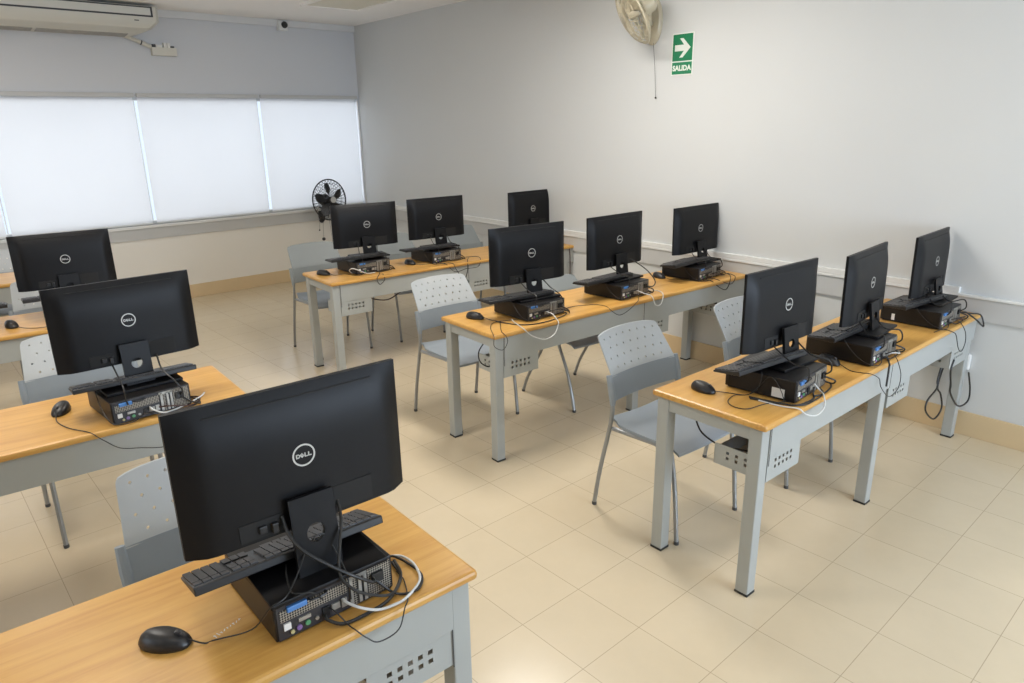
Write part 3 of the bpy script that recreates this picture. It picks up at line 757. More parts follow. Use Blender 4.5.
for k, (c, m_, kb, ms, where) in SETS.items():
    put(PC, (c[0], c[1], 0.75), c[2], 'black flat desktop computer under the monitor '+where)
    z = m_[2]-0.262; z = max(z, 0.8425)
    a = math.radians(m_[3]); off = 0.058
    mo = put(MO, (m_[0]+math.sin(a)*off, m_[1]-math.cos(a)*off, 0.8425), m_[3], 'black monitor seen from behind '+where)
    # neck height differs a little from desk to desk: raise the panel parts only
    dz = m_[2]-0.262-0.8425
    for ch in mo.children:
        nm = ch.name.split('.')[0]
        if nm not in ('neck', 'base'): ch.location = (0, 0, dz)
        ch.scale = (1, 1, (0.178+dz)/0.178 if nm == 'neck' else 1)
    a = math.radians(kb[2]); kx = kb[0]+0.221*math.cos(a)+0.064*math.sin(a); ky = kb[1]+0.221*math.sin(a)-0.064*math.cos(a)
    KBD[k] = put(KB, (kx, ky, 0.8575), kb[2], 'black keyboard resting on the computer '+where)
    if k in ('F', 'L2', 'R1a'): tl = math.radians(11 if k == 'F' else 6); KBD[k].rotation_euler.x = -tl; KBD[k].location.z += 0.064*math.sin(tl)
    else: KBD[k].rotation_euler.x = 0
    if ms:
        MOUSE[k] = put(MS, (ms[0], ms[1], 0.75), ms[2], 'black mouse '+('on the middle right table, between centre and wall-end computers' if k == 'R2b' else where))
# a further keyboard whose end shows at the left picture edge
put(KB, (-0.03, 4.90, 0.8555), -4, 'black keyboard cut by the left picture edge, on the third left table')
put(PC, (-0.36, 4.78, 0.75), 2, 'black flat desktop computer on the third left table, just outside the picture edge')
bm = bmesh.new(); M_ = Matrix.Translation((2.441, 1.297, 0.75)) @ Matrix.Rotation(math.radians(6), 4, 'Z')
box(bm, -0.0008, 0.0004, 0.042, 0.094, 0.012, 0.050, M_)
tag(link('paper_label', bm, WHT), 'white square sticker on the side of the aisle-end computer, nearest right table', 'sticker')
bm = bmesh.new(); M_ = Matrix.Translation((3.915, 1.342, 0.75)) @ Matrix.Rotation(math.radians(2), 4, 'Z')
box(bm, -0.0008, 0.0004, 0.222, 0.238, 0.012, 0.046, M_)
tag(link('paper_label', bm, WHT), 'small white sticker on the side of the wall-end computer, nearest right table', 'sticker')
# ---------------------------------------------------------------- cables
def cable(name, pts, r, m, label, group=None, k=6):
    bm = bmesh.new(); tube(bm, catmull(pts, k), r, 7)
    return tag(link(name, bm, m, smooth='auto'), label, 'cable', group)
def cord(root, pts, r=0.0018):
    bpy.context.view_layer.update()
    inv = (Matrix.Translation(root.location) @ root.rotation_euler.to_matrix().to_4x4()).inverted()
    bm = bmesh.new(); tube(bm, [inv @ p for p in catmull(pts, 6)], r, 6)
    return link('cord', bm, CABLE, parent=root, smooth='auto')
def mcord(k, pts):
    x, y, dg = SETS[k][3]; a = math.radians(dg)
    return cord(MOUSE[k], [(x-0.052*math.sin(a), y+0.052*math.cos(a), 0.764)] + list(pts[1:]))
def local(k):
    (x, y, dg) = SETS[k][0]; a = math.radians(dg)
    return lambda u, v, z: Vector((x+u*math.cos(a)-v*math.sin(a), y+u*math.sin(a)+v*math.cos(a), 0.75+z))
def mouse(k): return MOUSE[k]
def kboard(k): return KBD[k]
W = {k: SETS[k][4] for k in SETS}
# foreground computer
cable('power_cable', [(0.45,1.385,1.0),(0.452,1.36,0.964),(0.472,1.33,0.927),(0.525,1.3,0.878),(0.562,1.285,0.848),(0.605,1.285,0.812),(0.612,1.30,0.812)], 0.0040, CABLE, 'thick black power cable from the foreground monitor down across the stand')
cable('video_cable', [(0.585,1.40,1.0),(0.575,1.36,0.954),(0.533,1.3,0.87),(0.544,1.27,0.835),(0.584,1.26,0.803),(0.64,1.265,0.775),(0.700,1.33,0.757),(0.715,1.40,0.756)], 0.0036, CABLE, 'black video cable hanging right of the foreground monitor stand')
cable('power_cable', [(0.489,1.30,0.772),(0.489,1.285,0.768),(0.517,1.265,0.756),(0.576,1.262,0.756),(0.639,1.275,0.757),(0.701,1.33,0.759),(0.722,1.40,0.757)], 0.0042, CABLE, 'thick black cable along the rear foot of the foreground computer')
cable('power_cable', [(0.700,1.42,0.757),(0.726,1.411,0.762),(0.745,1.36,0.756),(0.743,1.30,0.756),(0.705,1.262,0.756),(0.66,1.28,0.757),(0.62,1.302,0.80)], 0.0032, CABLE, 'black cable looped on the wood right of the foreground computer')
cable('data_cable', [(0.500,1.303,0.785),(0.507,1.28,0.783),(0.523,1.255,0.756),(0.527,1.228,0.757),(0.546,1.215,0.734),(0.572,1.21,0.713),(0.622,1.21,0.719),(0.648,1.222,0.757),(0.673,1.251,0.755),(0.701,1.316,0.755),(0.705,1.36,0.755)], 0.0016, CABLE, 'thin black cable drooping over the front edge of the foreground table')
cable('network_cable', [(0.535,1.303,0.79),(0.539,1.285,0.788),(0.561,1.26,0.778),(0.599,1.256,0.757),(0.635,1.248,0.757),(0.67,1.252,0.757),(0.729,1.288,0.757),(0.752,1.35,0.757),(0.748,1.40,0.757),(0.728,1.42,0.757),(0.705,1.43,0.757)], 0.0034, CABLEW, 'white network cable curling right of the foreground computer')
cable('network_cable', [(0.50,1.34,0.935),(0.505,1.352,0.94),(0.53,1.357,0.935),(0.545,1.352,0.90),(0.55,1.31,0.86),(0.548,1.288,0.83),(0.55,1.29,0.79)], 0.0018, CABLE, 'thin black cable in front of the round hole of the foreground monitor stand')
mcord('F', [(0.227,1.424,0.765),(0.258,1.407,0.7525),(0.279,1.403,0.7525),(0.340,1.335,0.79),(0.369,1.29,0.855),(0.40,1.285,0.868),(0.430,1.31,0.874),(0.47,1.345,0.90),(0.49,1.36,0.93)])
cord(kboard('F'), [(0.45,1.40,0.868),(0.432,1.35,0.872),(0.422,1.30,0.866),(0.437,1.287,0.862),(0.465,1.287,0.85),(0.485,1.29,0.82)])
# second left computer
mcord('L2', [(0.183,3.085,0.765),(0.185,3.03,0.7525),(0.21,2.93,0.7525),(0.262,2.835,0.7525),(0.285,2.805,0.735),(0.301,2.80,0.719),(0.347,2.80,0.675),(0.413,2.80,0.655),(0.499,2.80,0.634),(0.58,2.80,0.66)])
cable('network_cable', [(0.478,2.85,0.79),(0.485,2.82,0.785),(0.53,2.838,0.757),(0.614,2.872,0.757),(0.683,2.926,0.757),(0.708,2.96,0.757)], 0.0034, CABLEW, 'white network cable behind the computer on the second left table')
# nearest right table
mcord('R1a', [(2.345,1.555,0.765),(2.352,1.53,0.7525),(2.37,1.49,0.7525),(2.40,1.47,0.7525),(2.42,1.44,0.79),(2.43,1.40,0.84),(2.425,1.35,0.80),(2.41,1.32,0.76)])
cord(kboard('R1a'), [(2.43,1.45,0.868),(2.415,1.43,0.84),(2.405,1.44,0.78),(2.385,1.47,0.7535),(2.346,1.50,0.7535),(2.27,1.48,0.7535),(2.24,1.43,0.7535),(2.262,1.385,0.7535),(2.35,1.37,0.7535),(2.42,1.34,0.7535),(2.45,1.29,0.76)])
cable('power_cable', [(2.37,1.45,0.755),(2.394,1.359,0.755),(2.424,1.285,0.755),(2.48,1.27,0.756),(2.545,1.273,0.756),(2.58,1.295,0.758),(2.60,1.305,0.78)], 0.0036, CABLE, 'black cable bundle beside the aisle-end computer of the nearest right table')
cable('power_cable', [(2.36,1.44,0.7535),(2.40,1.33,0.7535),(2.45,1.268,0.7535),(2.53,1.262,0.754),(2.62,1.275,0.754),(2.64,1.30,0.77)], 0.0028, CABLE, 'second black cable of the bundle beside the aisle-end computer, nearest right table')
cable('network_cable', [(2.368,1.406,0.7535),(2.381,1.313,0.7535),(2.40,1.256,0.757),(2.42,1.235,0.735),(2.491,1.228,0.712),(2.555,1.232,0.728),(2.601,1.262,0.757),(2.63,1.295,0.761),(2.615,1.315,0.79)], 0.0030, CABLEW, 'white network cable hanging over the edge under the aisle-end computer, nearest right table')
cable('power_cable', [(2.68,1.34,0.80),(2.709,1.315,0.776),(2.745,1.31,0.758),(2.702,1.288,0.755),(2.616,1.275,0.755),(2.565,1.285,0.757)], 0.0034, CABLE, 'black power cable looping right of the aisle-end computer, nearest right table')
mcord('R1b', [(2.985,1.39,0.765),(2.975,1.34,0.7525),(2.982,1.299,0.7525),(2.995,1.262,0.7535),(3.02,1.245,0.74),(3.05,1.243,0.719),(3.075,1.243,0.677),(3.15,1.243,0.618),(3.20,1.243,0.604),(3.262,1.243,0.625),(3.268,1.243,0.689),(3.258,1.262,0.7535),(3.31,1.30,0.761)])
cable('strap', [(3.26,1.31,0.757),(3.175,1.262,0.757),(3.153,1.252,0.745),(3.148,1.25,0.66)], 0.0045, CABLE, 'short thick black strap hanging below the centre computer, nearest right table')
cable('data_cable', [(3.84,1.335,0.757),(3.93,1.325,0.757),(3.97,1.288,0.74),(4.0,1.283,0.715),(4.06,1.283,0.636),(4.115,1.283,0.607),(4.148,1.283,0.65),(4.13,1.286,0.712),(4.12,1.31,0.757),(4.15,1.335,0.757)], 0.0022, CABLE, 'thin black cable loop hanging from the wall-end computer, nearest right table')
cable('power_cable', [(4.19,1.34,0.80),(4.20,1.32,0.80),(4.23,1.30,0.777),(4.27,1.285,0.75),(4.36,1.275,0.70),(4.37,1.30,0.757),(4.30,1.33,0.775),(4.225,1.35,0.79)], 0.0042, CABLE, 'thick black power cable drooping at the wall-end computer, nearest right table')
cable('power_cable', [(4.19,1.39,0.50),(4.167,1.385,0.46),(4.137,1.38,0.409),(4.117,1.37,0.367),(4.011,1.37,0.323),(4.015,1.37,0.257),(4.151,1.37,0.173),(4.242,1.37,0.213),(4.191,1.37,0.313),(4.158,1.38,0.357),(4.20,1.39,0.42),(4.24,1.39,0.49)], 0.0048, CABLE, 'left one of two black cable loops under the wall end of the nearest right table')
cable('power_cable', [(4.09,1.302,0.56),(4.063,1.30,0.503),(4.10,1.30,0.415),(4.123,1.30,0.354),(4.26,1.295,0.246),(4.40,1.295,0.237),(4.405,1.295,0.307),(4.33,1.295,0.43)], 0.0048, CABLE, 'right one of two black cable loops under the wall end of the nearest right table')
cable('power_cable', [(2.25,1.62,0.68),(2.25,1.60,0.62),(2.25,1.565,0.585),(2.25,1.48,0.565),(2.26,1.40,0.575),(2.30,1.36,0.56),(2.31,1.35,0.50)], 0.0038, CABLE, 'black cable dropping into the cable tray of the nearest right table')
# middle right table
mcord('R2a', [(2.318,3.14,0.765),(2.30,3.07,0.7525),(2.31,3.0,0.7525),(2.24,2.90,0.7525),(2.195,2.83,0.7525),(2.195,2.797,0.74),(2.200,2.79,0.706),(2.165,2.788,0.671),(2.112,2.79,0.70),(2.118,2.80,0.745),(2.135,2.83,0.7535),(2.21,2.95,0.7535),(2.29,3.01,0.7535),(2.42,2.95,0.76)])
cable('network_cable', [(2.56,2.89,0.79),(2.579,2.86,0.78),(2.575,2.815,0.757),(2.572,2.797,0.735),(2.535,2.790,0.684),(2.464,2.790,0.668),(2.374,2.790,0.704),(2.325,2.797,0.748),(2.33,2.84,0.757),(2.364,2.94,0.757),(2.39,2.99,0.757)], 0.0030, CABLEW, 'white network cable loop at the front edge near the aisle-end computer, middle right table')
cable('power_cable', [(2.30,3.02,0.7535),(2.351,2.885,0.7535),(2.439,2.83,0.754),(2.587,2.835,0.754),(2.70,2.87,0.755),(2.72,2.93,0.755)], 0.0032, CABLE, 'black cable behind the aisle-end computer, middle right table')
cable('power_cable', [(2.20,3.0,0.665),(2.194,2.995,0.656),(2.15,2.985,0.614),(2.153,2.98,0.559),(2.185,2.96,0.529),(2.23,2.95,0.525)], 0.0036, CABLE, 'black cable bending into the cable tray of the middle right table')
cable('data_cable', [(2.715,2.95,0.757),(2.80,2.97,0.7535),(2.896,2.96,0.7535),(2.99,2.90,0.7535),(2.995,2.83,0.7535),(3.0,2.795,0.734),(3.069,2.790,0.696),(3.158,2.790,0.718),(3.24,2.80,0.7535),(3.30,2.85,0.757)], 0.0020, CABLE, 'thin black cable sagging over the edge between two computers, middle right table')
cable('network_cable', [(3.33,2.89,0.79),(3.35,2.85,0.775),(3.38,2.808,0.757),(3.396,2.79,0.703),(3.449,2.79,0.700),(3.475,2.797,0.757),(3.53,2.885,0.757),(3.50,2.94,0.757),(3.47,2.96,0.757)], 0.0030, CABLEW, 'white network cable at the centre computer of the middle right table')
cable('power_cable', [(3.42,3.04,0.96),(3.44,3.0,0.94),(3.48,2.94,0.89),(3.50,2.89,0.83),(3.47,2.875,0.80),(3.43,2.895,0.80)], 0.0036, CABLE, 'black cable from the centre monitor of the middle right table')
cable('power_cable', [(4.0,2.88,0.757),(4.02,2.825,0.757),(4.07,2.792,0.71),(4.15,2.79,0.685),(4.20,2.797,0.745),(4.29,2.87,0.757),(4.27,2.93,0.77)], 0.0030, CABLE, 'black cable loop at the wall-end computer of the middle right table')
cable('data_cable', [(4.05,2.885,0.77),(4.09,2.83,0.757),(4.13,2.795,0.735),(4.21,2.79,0.715),(4.26,2.80,0.757),(4.32,2.90,0.757)], 0.0026, CABLEB, 'brown cable loop at the wall-end computer of the middle right table')
# farthest right table
cable('network_cable', [(2.30,4.78,0.757),(2.26,4.74,0.79),(2.265,4.70,0.812),(2.30,4.68,0.80),(2.37,4.68,0.765),(2.45,4.70,0.757)], 0.0036, CABLEW, 'white network cable beside the aisle-end computer of the farthest right table')
cable('power_cable', [(2.388,4.75,0.60),(2.40,4.75,0.570),(2.464,4.75,0.537),(2.572,4.75,0.519),(2.687,4.75,0.562),(2.80,4.75,0.600),(2.81,4.75,0.66)], 0.0045, CABLEB, 'brown cable slung beneath the farthest right table')
cable('power_cable', [(2.50,4.72,0.757),(2.44,4.62,0.757),(2.40,4.585,0.73),(2.42,4.58,0.69),(2.46,4.58,0.72),(2.47,4.62,0.757)], 0.0030, CABLE, 'small black cable loop at the front edge under the aisle-end computer, farthest right table')
cable('power_cable', [(3.0,4.65,0.757),(3.08,4.60,0.757),(3.10,4.578,0.71),(3.17,4.575,0.62),(3.21,4.575,0.68),(3.23,4.60,0.757),(3.31,4.70,0.757)], 0.0032, CABLE, 'black cable loop hanging below the middle computer, farthest right table')
cable('power_cable', [(2.95,4.66,0.757),(3.02,4.60,0.757),(3.09,4.578,0.69),(3.20,4.575,0.70),(3.32,4.58,0.70),(3.36,4.60,0.757),(3.39,4.70,0.757),(3.31,4.74,0.757)], 0.0026, CABLE, 'wide thin black cable loop below the middle computer, farthest right table')
cable('power_cable', [(4.335,4.58,0.75),(4.344,4.575,0.66),(4.351,4.58,0.50),(4.36,4.6,0.35)], 0.0045, CABLEB, 'brown cable hanging down the wall end of the farthest right table')
# usual rear wiring of the other seats
rnd = random.Random(11)
for k in SETS:
    f = local(k); j = lambda s=0.006: rnd.uniform(-s, s)
    mx, my, mz, md = SETS[k][1]
    if k != 'F':
        cable('video_cable', [(mx-0.080, my-0.01, mz-0.150), f(0.060+j(), 0.045, mz-0.75-0.185), f(0.050+j(), -0.02, 0.145), f(0.045+j(), -0.028, 0.10), f(0.058, -0.012, 0.075)], 0.0030, CABLE, 'black video cable left of the monitor stand '+W[k])
        if k != 'R2b': cable('power_cable', [(mx+0.085, my-0.01, mz-0.150), f(0.215+j(), 0.04, mz-0.75-0.185), f(0.230+j(), -0.025, 0.13), f(0.250+j(), -0.035, 0.085), f(0.250, -0.012, 0.060)], 0.0034, CABLE, 'black power cable right of the monitor stand '+W[k])
    if k != 'F':
        cable('power_cable', [f(0.250, -0.012, 0.052), f(0.275+j(), -0.045, 0.035), f(0.315+j(), -0.02, 0.005), f(0.325+j(), 0.03, 0.005), f(0.31, 0.075, 0.005)], 0.0036, CABLE, 'black mains cable right of the computer '+W[k])
    if k in ('L2', 'R1b', 'R1c', 'R2b', 'R3b', 'R3a'):
        cable('data_cable', [f(0.115, -0.006, 0.025), f(0.135, -0.025+j(), 0.018), f(0.18+j(), -0.022, 0.004), f(0.25+j(), -0.024, 0.004), f(0.305, -0.01+j(), 0.004), f(0.32, 0.03, 0.004)], 0.0026, CABLE, 'black data cable behind the computer '+W[k])
    if k in ('R1b', 'R1c', 'R2c', 'R2a'):
        cable('data_cable', [f(0.145, -0.006, 0.03), f(0.17, -0.035+j(), 0.045), f(0.24+j(), -0.045, 0.04), f(0.30+j(), -0.015, 0.015), f(0.305, 0.05, 0.004)], 0.0026, CABLE, 'extra black cable bowing out behind the computer '+W[k])
    if k in ('R1b', 'R2c', 'R1c', 'L2'):
        cable('data_cable', [f(0.165, -0.006, 0.03), f(0.20, -0.03+j(), 0.03), f(0.27+j(), -0.03, 0.012), f(0.33+j(), 0.01, 0.004), f(0.34, 0.06, 0.004), f(0.30, 0.10, 0.004)], 0.0028, CABLEB if k != 'R1b' else CABLEW, ('white' if k == 'R1b' else 'brown')+' cable at the rear of the computer '+W[k])
    if k not in ('F', 'R1a'):
        b = kboard(k)
        if b: cord(b, [f(0.0, 0.17, 0.118), f(-0.008, 0.13, 0.112), f(-0.012, 0.09, 0.07), f(-0.010, 0.04, 0.03), f(0.0, -0.012, 0.012), f(0.06, -0.022, 0.006), f(0.108, -0.010, 0.02)])
    if k in ('R3a', 'R3b'):
        p = SETS[k][3]; mcord(k, [(0, 0, 0), (p[0]+0.05, p[1]-0.08, 0.7525), (p[0]+0.13, p[1]-0.10, 0.7525), f(0.0, -0.03, 0.003), f(0.09, -0.012, 0.02)])
    if k == 'L3':
        p = SETS[k][3]; mcord(k, [(p[0]+0.03, p[1]-0.055, 0.762), (p[0]+0.06, p[1]-0.09, 0.7525), (p[0]+0.14, p[1]-0.14, 0.7525), f(0.05, -0.10, 0.003), f(0.10, -0.012, 0.02)])
    if k == 'R2b':
        p = SETS[k][3]; mcord(k, [(0, 0, 0), (p[0]+0.01, p[1]-0.09, 0.7525), (p[0]+0.05, p[1]-0.12, 0.7525), (p[0]+0.07, p[1]-0.20, 0.7525), (p[0]+0.12, p[1]-0.30, 0.7525), (p[0]+0.19, p[1]-0.335, 0.77)])

# power strip in the far tray of the middle table
bm = bmesh.new(); box(bm, 4.10, 4.33, 2.87, 2.92, 0.49, 0.53); box(bm, 4.12, 4.15, 2.88, 2.91, 0.53, 0.57); box(bm, 4.19, 4.22, 2.88, 2.91, 0.53, 0.565)
tag(link('power_strip', bm, BLK, bevel=0.003), 'black power strip in the cable tray at the wall end of the middle right table', 'power strip')

# ---------------------------------------------------------------- wall things
def wall_fan(name, center, normal, R, label, body, guard, plateF, plate_c, plate_r, cords, nb=5, wires=30, wr=0.0019):
    t = thing(name, label, 'fan', (0, 0, 0))
    z = Vector(normal).normalized(); x = Vector((0, 0, 1)).cross(z).normalized(); y = z.cross(x)
    M = Matrix((x, y, z)).transposed().to_4x4(); M.translation = Vector(center)
    for part, s in (('front_guard', 1), ('rear_guard', -1)):
        bm = bmesh.new(); d = 0.075 if s > 0 else 0.06
        prof = [(R*0.16, d), (R*0.5, d*0.94), (R*0.8, d*0.62), (R*0.95, d*0.25), (R, 0.0)]
        cm = catmull([(p[0], 0, p[1]*s) for p in prof], 3)
        for k in range(wires):
            a = 2*PI*(k+(0.5 if s < 0 else 0))/wires
            tube(bm, [M @ Vector((p.x*math.cos(a+0.5*p.x*s), p.x*math.sin(a+0.5*p.x*s), p.z)) for p in cm], wr, 4, caps=False)
        for rr, zz in ((R*0.16, d), (R*0.55, d*0.92), (R*0.82, d*0.58)):
            tube(bm, [M @ Vector((rr*math.cos(2*PI*k/30), rr*math.sin(2*PI*k/30), zz*s)) for k in range(30)], wr, 4, closed=True)
        link(part, bm, guard, parent=t, smooth='auto')
    bm = bmesh.new(); tube(bm, [M @ Vector((R*math.cos(2*PI*k/48), R*math.sin(2*PI*k/48), 0)) for k in range(48)], 0.008, 8, closed=True); link('guard_rim', bm, guard, parent=t, smooth='auto')
    for b in range(nb):
        bm = bmesh.new(); a0 = 2*PI*b/nb+0.3; G = []
        for lay in (0, 0.0025):
            g = []
            for i in range(8):
                r_ = 0.035+(R*0.84-0.035)*i/7; row = []
                wdt = 0.30+0.42*math.sin(PI*min(1, i/7*0.85+0.12))
                for q in range(5):
                    a = a0+(q/4-0.5)*wdt*1.15+0.15*i/7
                    row.append(bm.verts.new(M @ Vector((r_*math.cos(a), r_*math.sin(a), (q/4-0.5)*0.045+lay))))
                g.append(row)
            G.append(g)
            for i in range(7):
                for q in range(4): bm.faces.new((g[i][q], g[i][q+1], g[i+1][q+1], g[i+1][q]))
        A, B = G
        ed = [(i, 0) for i in range(8)] + [(7, q) for q in range(1, 5)] + [(i, 4) for i in range(6, -1, -1)] + [(0, q) for q in range(3, 0, -1)]
        for u in range(len(ed)):
            p, q = ed[u], ed[(u+1) % len(ed)]
            bm.faces.new((A[p[0]][p[1]], A[q[0]][q[1]], B[q[0]][q[1]], B[p[0]][p[1]]))
        link('blade', bm, body, parent=t, smooth='auto')
    bm = bmesh.new(); lathe(bm, [(0, 0.048), (0.022, 0.044), (0.036, 0.025), (0.038, -0.03), (0, -0.03)], 20, M); link('hub', bm, body, parent=t, smooth='auto')
    bm = bmesh.new(); lathe(bm, [(0, 0.083), (R*0.15, 0.080), (R*0.17, 0.072), (0, 0.070)], 20, M); link('badge', bm, LOGO if body is FANB else CREAM, parent=t, smooth='auto')
    bm = bmesh.new(); lathe(bm, [(0, -0.055), (0.060, -0.060), (0.068, -0.09), (0.062, -0.15), (0.035, -0.175), (0, -0.178)], 24, M); link('motor_housing', bm, body, parent=t, smooth='auto')
    mc = M @ Vector((0, 0, -0.12)); pc = Vector(plate_c)
    bm = bmesh.new(); mid = (mc+pc)/2 + Vector((0, 0, -0.05)); tube(bm, catmull([mc, mid, pc], 6), 0.021, 10); link('arm', bm, body, parent=t, smooth='auto')
    bm = bmesh.new(); n = 32
    rg = []
    for sc_, dd in ((1, 0), (1, 0.012), (0.86, 0.030), (0.5, 0.038)):
        rg.append([bm.verts.new(plateF(plate_r[0]*sc_*math.cos(2*PI*k/n), plate_r[1]*sc_*math.sin(2*PI*k/n), dd)) for k in range(n)])
    for A, B in zip(rg, rg[1:]):
        for k in range(n): bm.faces.new((A[k], A[(k+1) % n], B[(k+1) % n], B[k]))
    bm.faces.new(rg[0]); bm.faces.new(rg[-1]); link('wall_plate', bm, body, parent=t, smooth='auto')
    for pts, kn in cords:
        bm = bmesh.new(); tube(bm, catmull(pts, 3), 0.0016, 5); c = link('pull_cord', bm, CABLE, parent=t)
        p = pts[-1]; bm = bmesh.new(); lathe(bm, [(0, kn), (kn*0.7, kn*0.7), (kn, 0), (kn*0.7, -kn*0.7), (0, -kn)], 12, Matrix.Translation(p)); link('cord_knob', bm, CABLE, parent=c, smooth='auto')
    return t
wall_fan('wall_fan', (4.13, 3.717, 2.55), (-0.72, 0.50, -0.48), 0.225, 'cream wall fan high on the right wall, left of the green sign', CREAM, CREAM,
         lambda u, v, d: RW(3.775-u, d, 2.52+v), RW(3.775, 0.035, 2.50), (0.085, 0.165), [([RW(3.745, 0.03, 2.37), RW(3.73, 0.02, 2.20), RW(3.715, 0.015, 1.98)], 0.008)], 3, 30, 0.0022)
wall_fan('wall_fan', (3.615, 7.95, 0.975), (0.20, -0.97, 0.05), 0.235, 'black wall fan with round cage and hanging pull cords in the corner below the window', FANB, FANB,
         lambda u, v, d: BW(3.66+u, d, 0.762+v), BW(3.66, 0.035, 0.762), (0.05, 0.10),
         [([Vector((3.55, 8.02, 0.77)), Vector((3.535, 8.02, 0.66)), Vector((3.53, 8.02, 0.51))], 0.022), ([Vector((3.62, 8.02, 0.77)), Vector((3.635, 8.03, 0.6)), Vector((3.65, 8.04, 0.33))], 0.006), ([Vector((3.51, 8.03, 0.77)), Vector((3.49, 8.03, 0.62))], 0.010)], 5, 34, 0.0022)

# exit sign
t = thing('exit_sign', 'green and white exit sign with arrow and the word SALIDA on the right wall', 'sign', RW(3.495, 0, 2.273), 0)
def SG(u, v, d): return Vector((-d-0.001, -u, v)) + Vector((AR*(-u), 0, 0))
bm = bmesh.new(); prism(bm, [(-0.094, -0.143), (0.094, -0.143), (0.094, 0.143), (-0.094, 0.143)], 0, 0.003, SG); link('plate', bm, SWHITE, parent=t)
bm = bmesh.new(); prism(bm, [(-0.087, -0.046), (0.087, -0.046), (0.087, 0.136), (-0.087, 0.136)], 0.003, 0.0036, SG); prism(bm, [(-0.087, -0.136), (0.087, -0.136), (0.087, -0.054), (-0.087, -0.054)], 0.003, 0.0036, SG); link('green_field', bm, SGREEN, parent=t)
bm = bmesh.new()
prism(bm, [(-0.068, 0.022), (0.012, 0.022), (-0.026, -0.022), (0.004, -0.022), (0.070, 0.043), (0.004, 0.108), (-0.026, 0.108), (0.012, 0.064), (-0.068, 0.064)], 0.0036, 0.0042, SG)
link('arrow', bm, SWHITE, parent=t)
bm = bmesh.new(); text_mesh(bm, 'SALIDA', 0.050, lambda u, v, d: SG(u*0.98, v-0.096, d), 0.0036, 0.0042, bold=0.0022); link('lettering', bm, SWHITE, parent=t)

# air conditioner
t = thing('air_conditioner', 'long white air conditioner hung on the window wall at the top left corner', 'air conditioner', BW(1.1, 0, 0), math.atan(BB))
bm = bmesh.new()
prof = [(0.0, 2.93), (0.0, 2.70), (0.08, 2.672), (0.24, 2.690), (0.32, 2.735), (0.350, 2.80), (0.352, 2.93)]
xe = {2.93: 0.86, 2.80: 0.86, 2.735: 0.79, 2.690: 0.68, 2.672: 0.64, 2.70: 0.70}
R0 = [bm.verts.new((-0.75, -d, z)) for d, z in prof]; R1 = [bm.verts.new((xe[z], -d, z)) for d, z in prof]; R2 = [bm.verts.new((xe[z]+0.035, -d*0.86, z*1.0 if z < 2.9 else 2.925)) for d, z in prof]
for A, B in ((R0, R1), (R1, R2)):
    for k in range(len(A)): bm.faces.new((A[k], A[(k+1) % len(A)], B[(k+1) % len(A)], B[k]))
bm.faces.new(R0); bm.faces.new(R2[::-1]); link('body', bm, ACW, parent=t, smooth='auto')
bm = bmesh.new(); box(bm, -0.70, 0.83, -0.358, -0.352, 2.834, 2.925); link('front_panel_frame', bm, DARKL, parent=t)
bm = bmesh.new(); box(bm, -0.69, 0.812, -0.361, -0.356, 2.848, 2.912); link('front_panel', bm, ACP, parent=t)
bm = bmesh.new()
for k in range(5):
    d = 0.10+k*0.028; zc = 2.672+(d-0.08)*0.1125
    for a, b in ((-0.66, -0.16), (-0.13, 0.62)): box(bm, a, b, -d-0.018, -d, zc-0.0035, zc+0.004)
link('air_outlet', bm, ACV, parent=t)
bm = bmesh.new(); box(bm, 0.66, 0.70, -0.352, -0.340, 2.795, 2.803); link('badge', bm, DARKL, parent=t)
# pipe and open junction box
t = thing('junction_box', 'small open white cable box on the wall right of the air conditioner', 'junction box', BW(2.085, 0, 2.57), math.atan(BB))
bm = bmesh.new(); box(bm, -0.12, 0.12, -0.055, 0, -0.050, 0.028); link('box', bm, ACW, parent=t, bevel=0.004)
bm = bmesh.new(); box(bm, -0.075, -0.015, -0.05, -0.01, 0.028, 0.052); box(bm, 0.0, 0.03, -0.05, -0.01, 0.028, 0.075); box(bm, 0.036, 0.062, -0.05, -0.01, 0.028, 0.072); link('terminal', bm, WHT, parent=t)
bm = bmesh.new(); box(bm, -0.105, -0.08, -0.05, -0.01, 0.028, 0.055); box(bm, 0.072, 0.10, -0.05, -0.01, 0.028, 0.045); link('opening_shade', bm, DARKL, parent=t)  # solid dark blocks in place of the shade inside the openings
bm = bmesh.new(); tube(bm, [BW(1.70, 0.05, 2.70), BW(1.80, 0.045, 2.665), BW(1.965, 0.035, 2.60)], 0.020, 10)
tag(link('drain_pipe', bm, ACW, smooth='auto'), 'short white pipe slanting from the air conditioner to the small open box', 'pipe')
bm = bmesh.new(); tube(bm, [BW(1.872, 0.041, 2.636), BW(1.882, 0.041, 2.632)], 0.023, 10); tag(link('pipe_clamp', bm, DARKL, smooth='auto'), 'black clamp around the short white pipe under the air conditioner', 'clamp')
# camera under the ceiling
t = thing('security_camera', 'small white camera with black lens under the ceiling, above the middle window', 'camera', BW(3.385, 0, 2.90), math.atan(BB))
bm = bmesh.new(); box(bm, -0.055, 0.050, -0.075, 0, -0.062, 0.045); link('mounting_box', bm, TRUNKW, parent=t, bevel=0.008)
bm = bmesh.new(); box(bm, -0.070, -0.055, -0.03, -0.01, 0.0, 0.050); link('bracket', bm, ALU, parent=t)
bm = bmesh.new(); lathe(bm, [(0, 0.038), (0.018, 0.034), (0.032, 0.020), (0.036, 0), (0, 0)], 20, Matrix.Translation((0.012, -0.075, 0.0)) @ Matrix.Rotation(math.radians(90), 4, 'X')); link('lens_dome', bm, CAP, parent=t, smooth='auto')
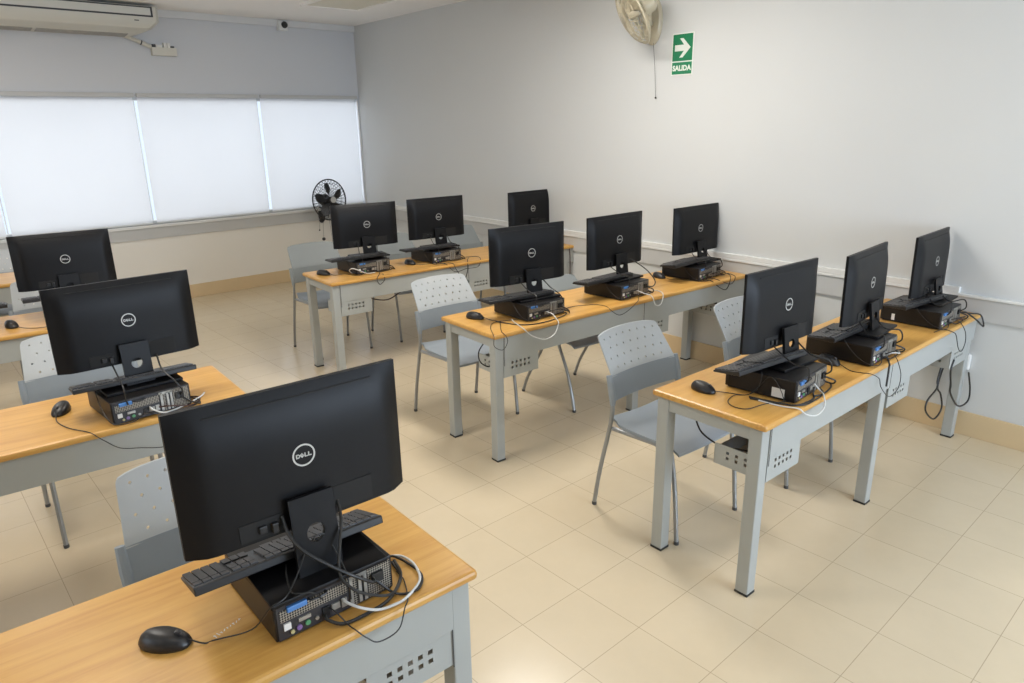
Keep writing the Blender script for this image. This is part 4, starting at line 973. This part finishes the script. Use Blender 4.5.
# ceiling fittings
def ceiling_light(cx, cy, sx, sy, on, label):  # on: lamp strength or 0
    t = thing('ceiling_light', label, 'light', (cx, cy, ZC), 0, None)
    bm = bmesh.new()
    for a, b, c, d in ((-sx/2, sx/2, -sy/2, -sy/2+0.025), (-sx/2, sx/2, sy/2-0.025, sy/2), (-sx/2, -sx/2+0.025, -sy/2+0.025, sy/2-0.025), (sx/2-0.025, sx/2, -sy/2+0.025, sy/2-0.025)):
        box(bm, a, b, c, d, -0.028, 0)
    link('frame', bm, CEIL, parent=t)
    bm = bmesh.new()
    vs = [bm.verts.new(p) for p in ((-sx/2+0.024, -sy/2+0.024, -0.018), (-sx/2+0.024, sy/2-0.024, -0.018), (sx/2-0.024, sy/2-0.024, -0.018), (sx/2-0.024, -sy/2+0.024, -0.018))]
    bm.faces.new(vs); link('diffuser', bm, emis('lamp_diffuser', (1.0, 0.955, 0.89), on) if on else PANELC, parent=t)
ceiling_light(3.42, 6.48, 0.62, 1.24, 0, 'unlit cream ceiling light panel near the far corner')
k = 0
for cx in (2.9, 0.2, -2.4):
    for cy in (3.3, 0.3):
        ceiling_light(cx, cy, 0.6, 1.2, LAMP_STRENGTH*{(2.9, 3.3): 1.45, (2.9, 0.3): 0.35, (0.2, 3.3): 0.85, (0.2, 0.3): 0.12, (-2.4, 3.3): 0.6, (-2.4, 0.3): 0.2}[cx, cy], 'lit ceiling light panel over the '+{2.9: 'right', 0.2: 'left', -2.4: 'far left'}[cx]+' tables, '+('front' if cy < 1 else 'rear')+' one')
ceiling_light(-0.1, 6.2, 0.6, 1.2, LAMP_STRENGTH*0.55, 'added ceiling light near the window wall, out of view left of the picture')  # added out of frame to brighten the window wall and far floor
# socket and hook on the right wall
bm = bmesh.new(); fbox(bm, RW, 1.335, 1.405, 0.0, 0.035, 0.40, 0.50); tag(link('wall_socket', bm, TRUNKW, bevel=0.012), 'white wall socket beside the wall end of the nearest right table', 'socket')
bm = bmesh.new(); tube(bm, [RW(2.52, 0.02, 0.80), RW(2.52, 0.045, 0.80), RW(2.52, 0.05, 0.815)], 0.006, 8); tag(link('wall_hook', bm, STEEL, smooth='auto'), 'tiny hook on the grey board right of the middle right table', 'hook')
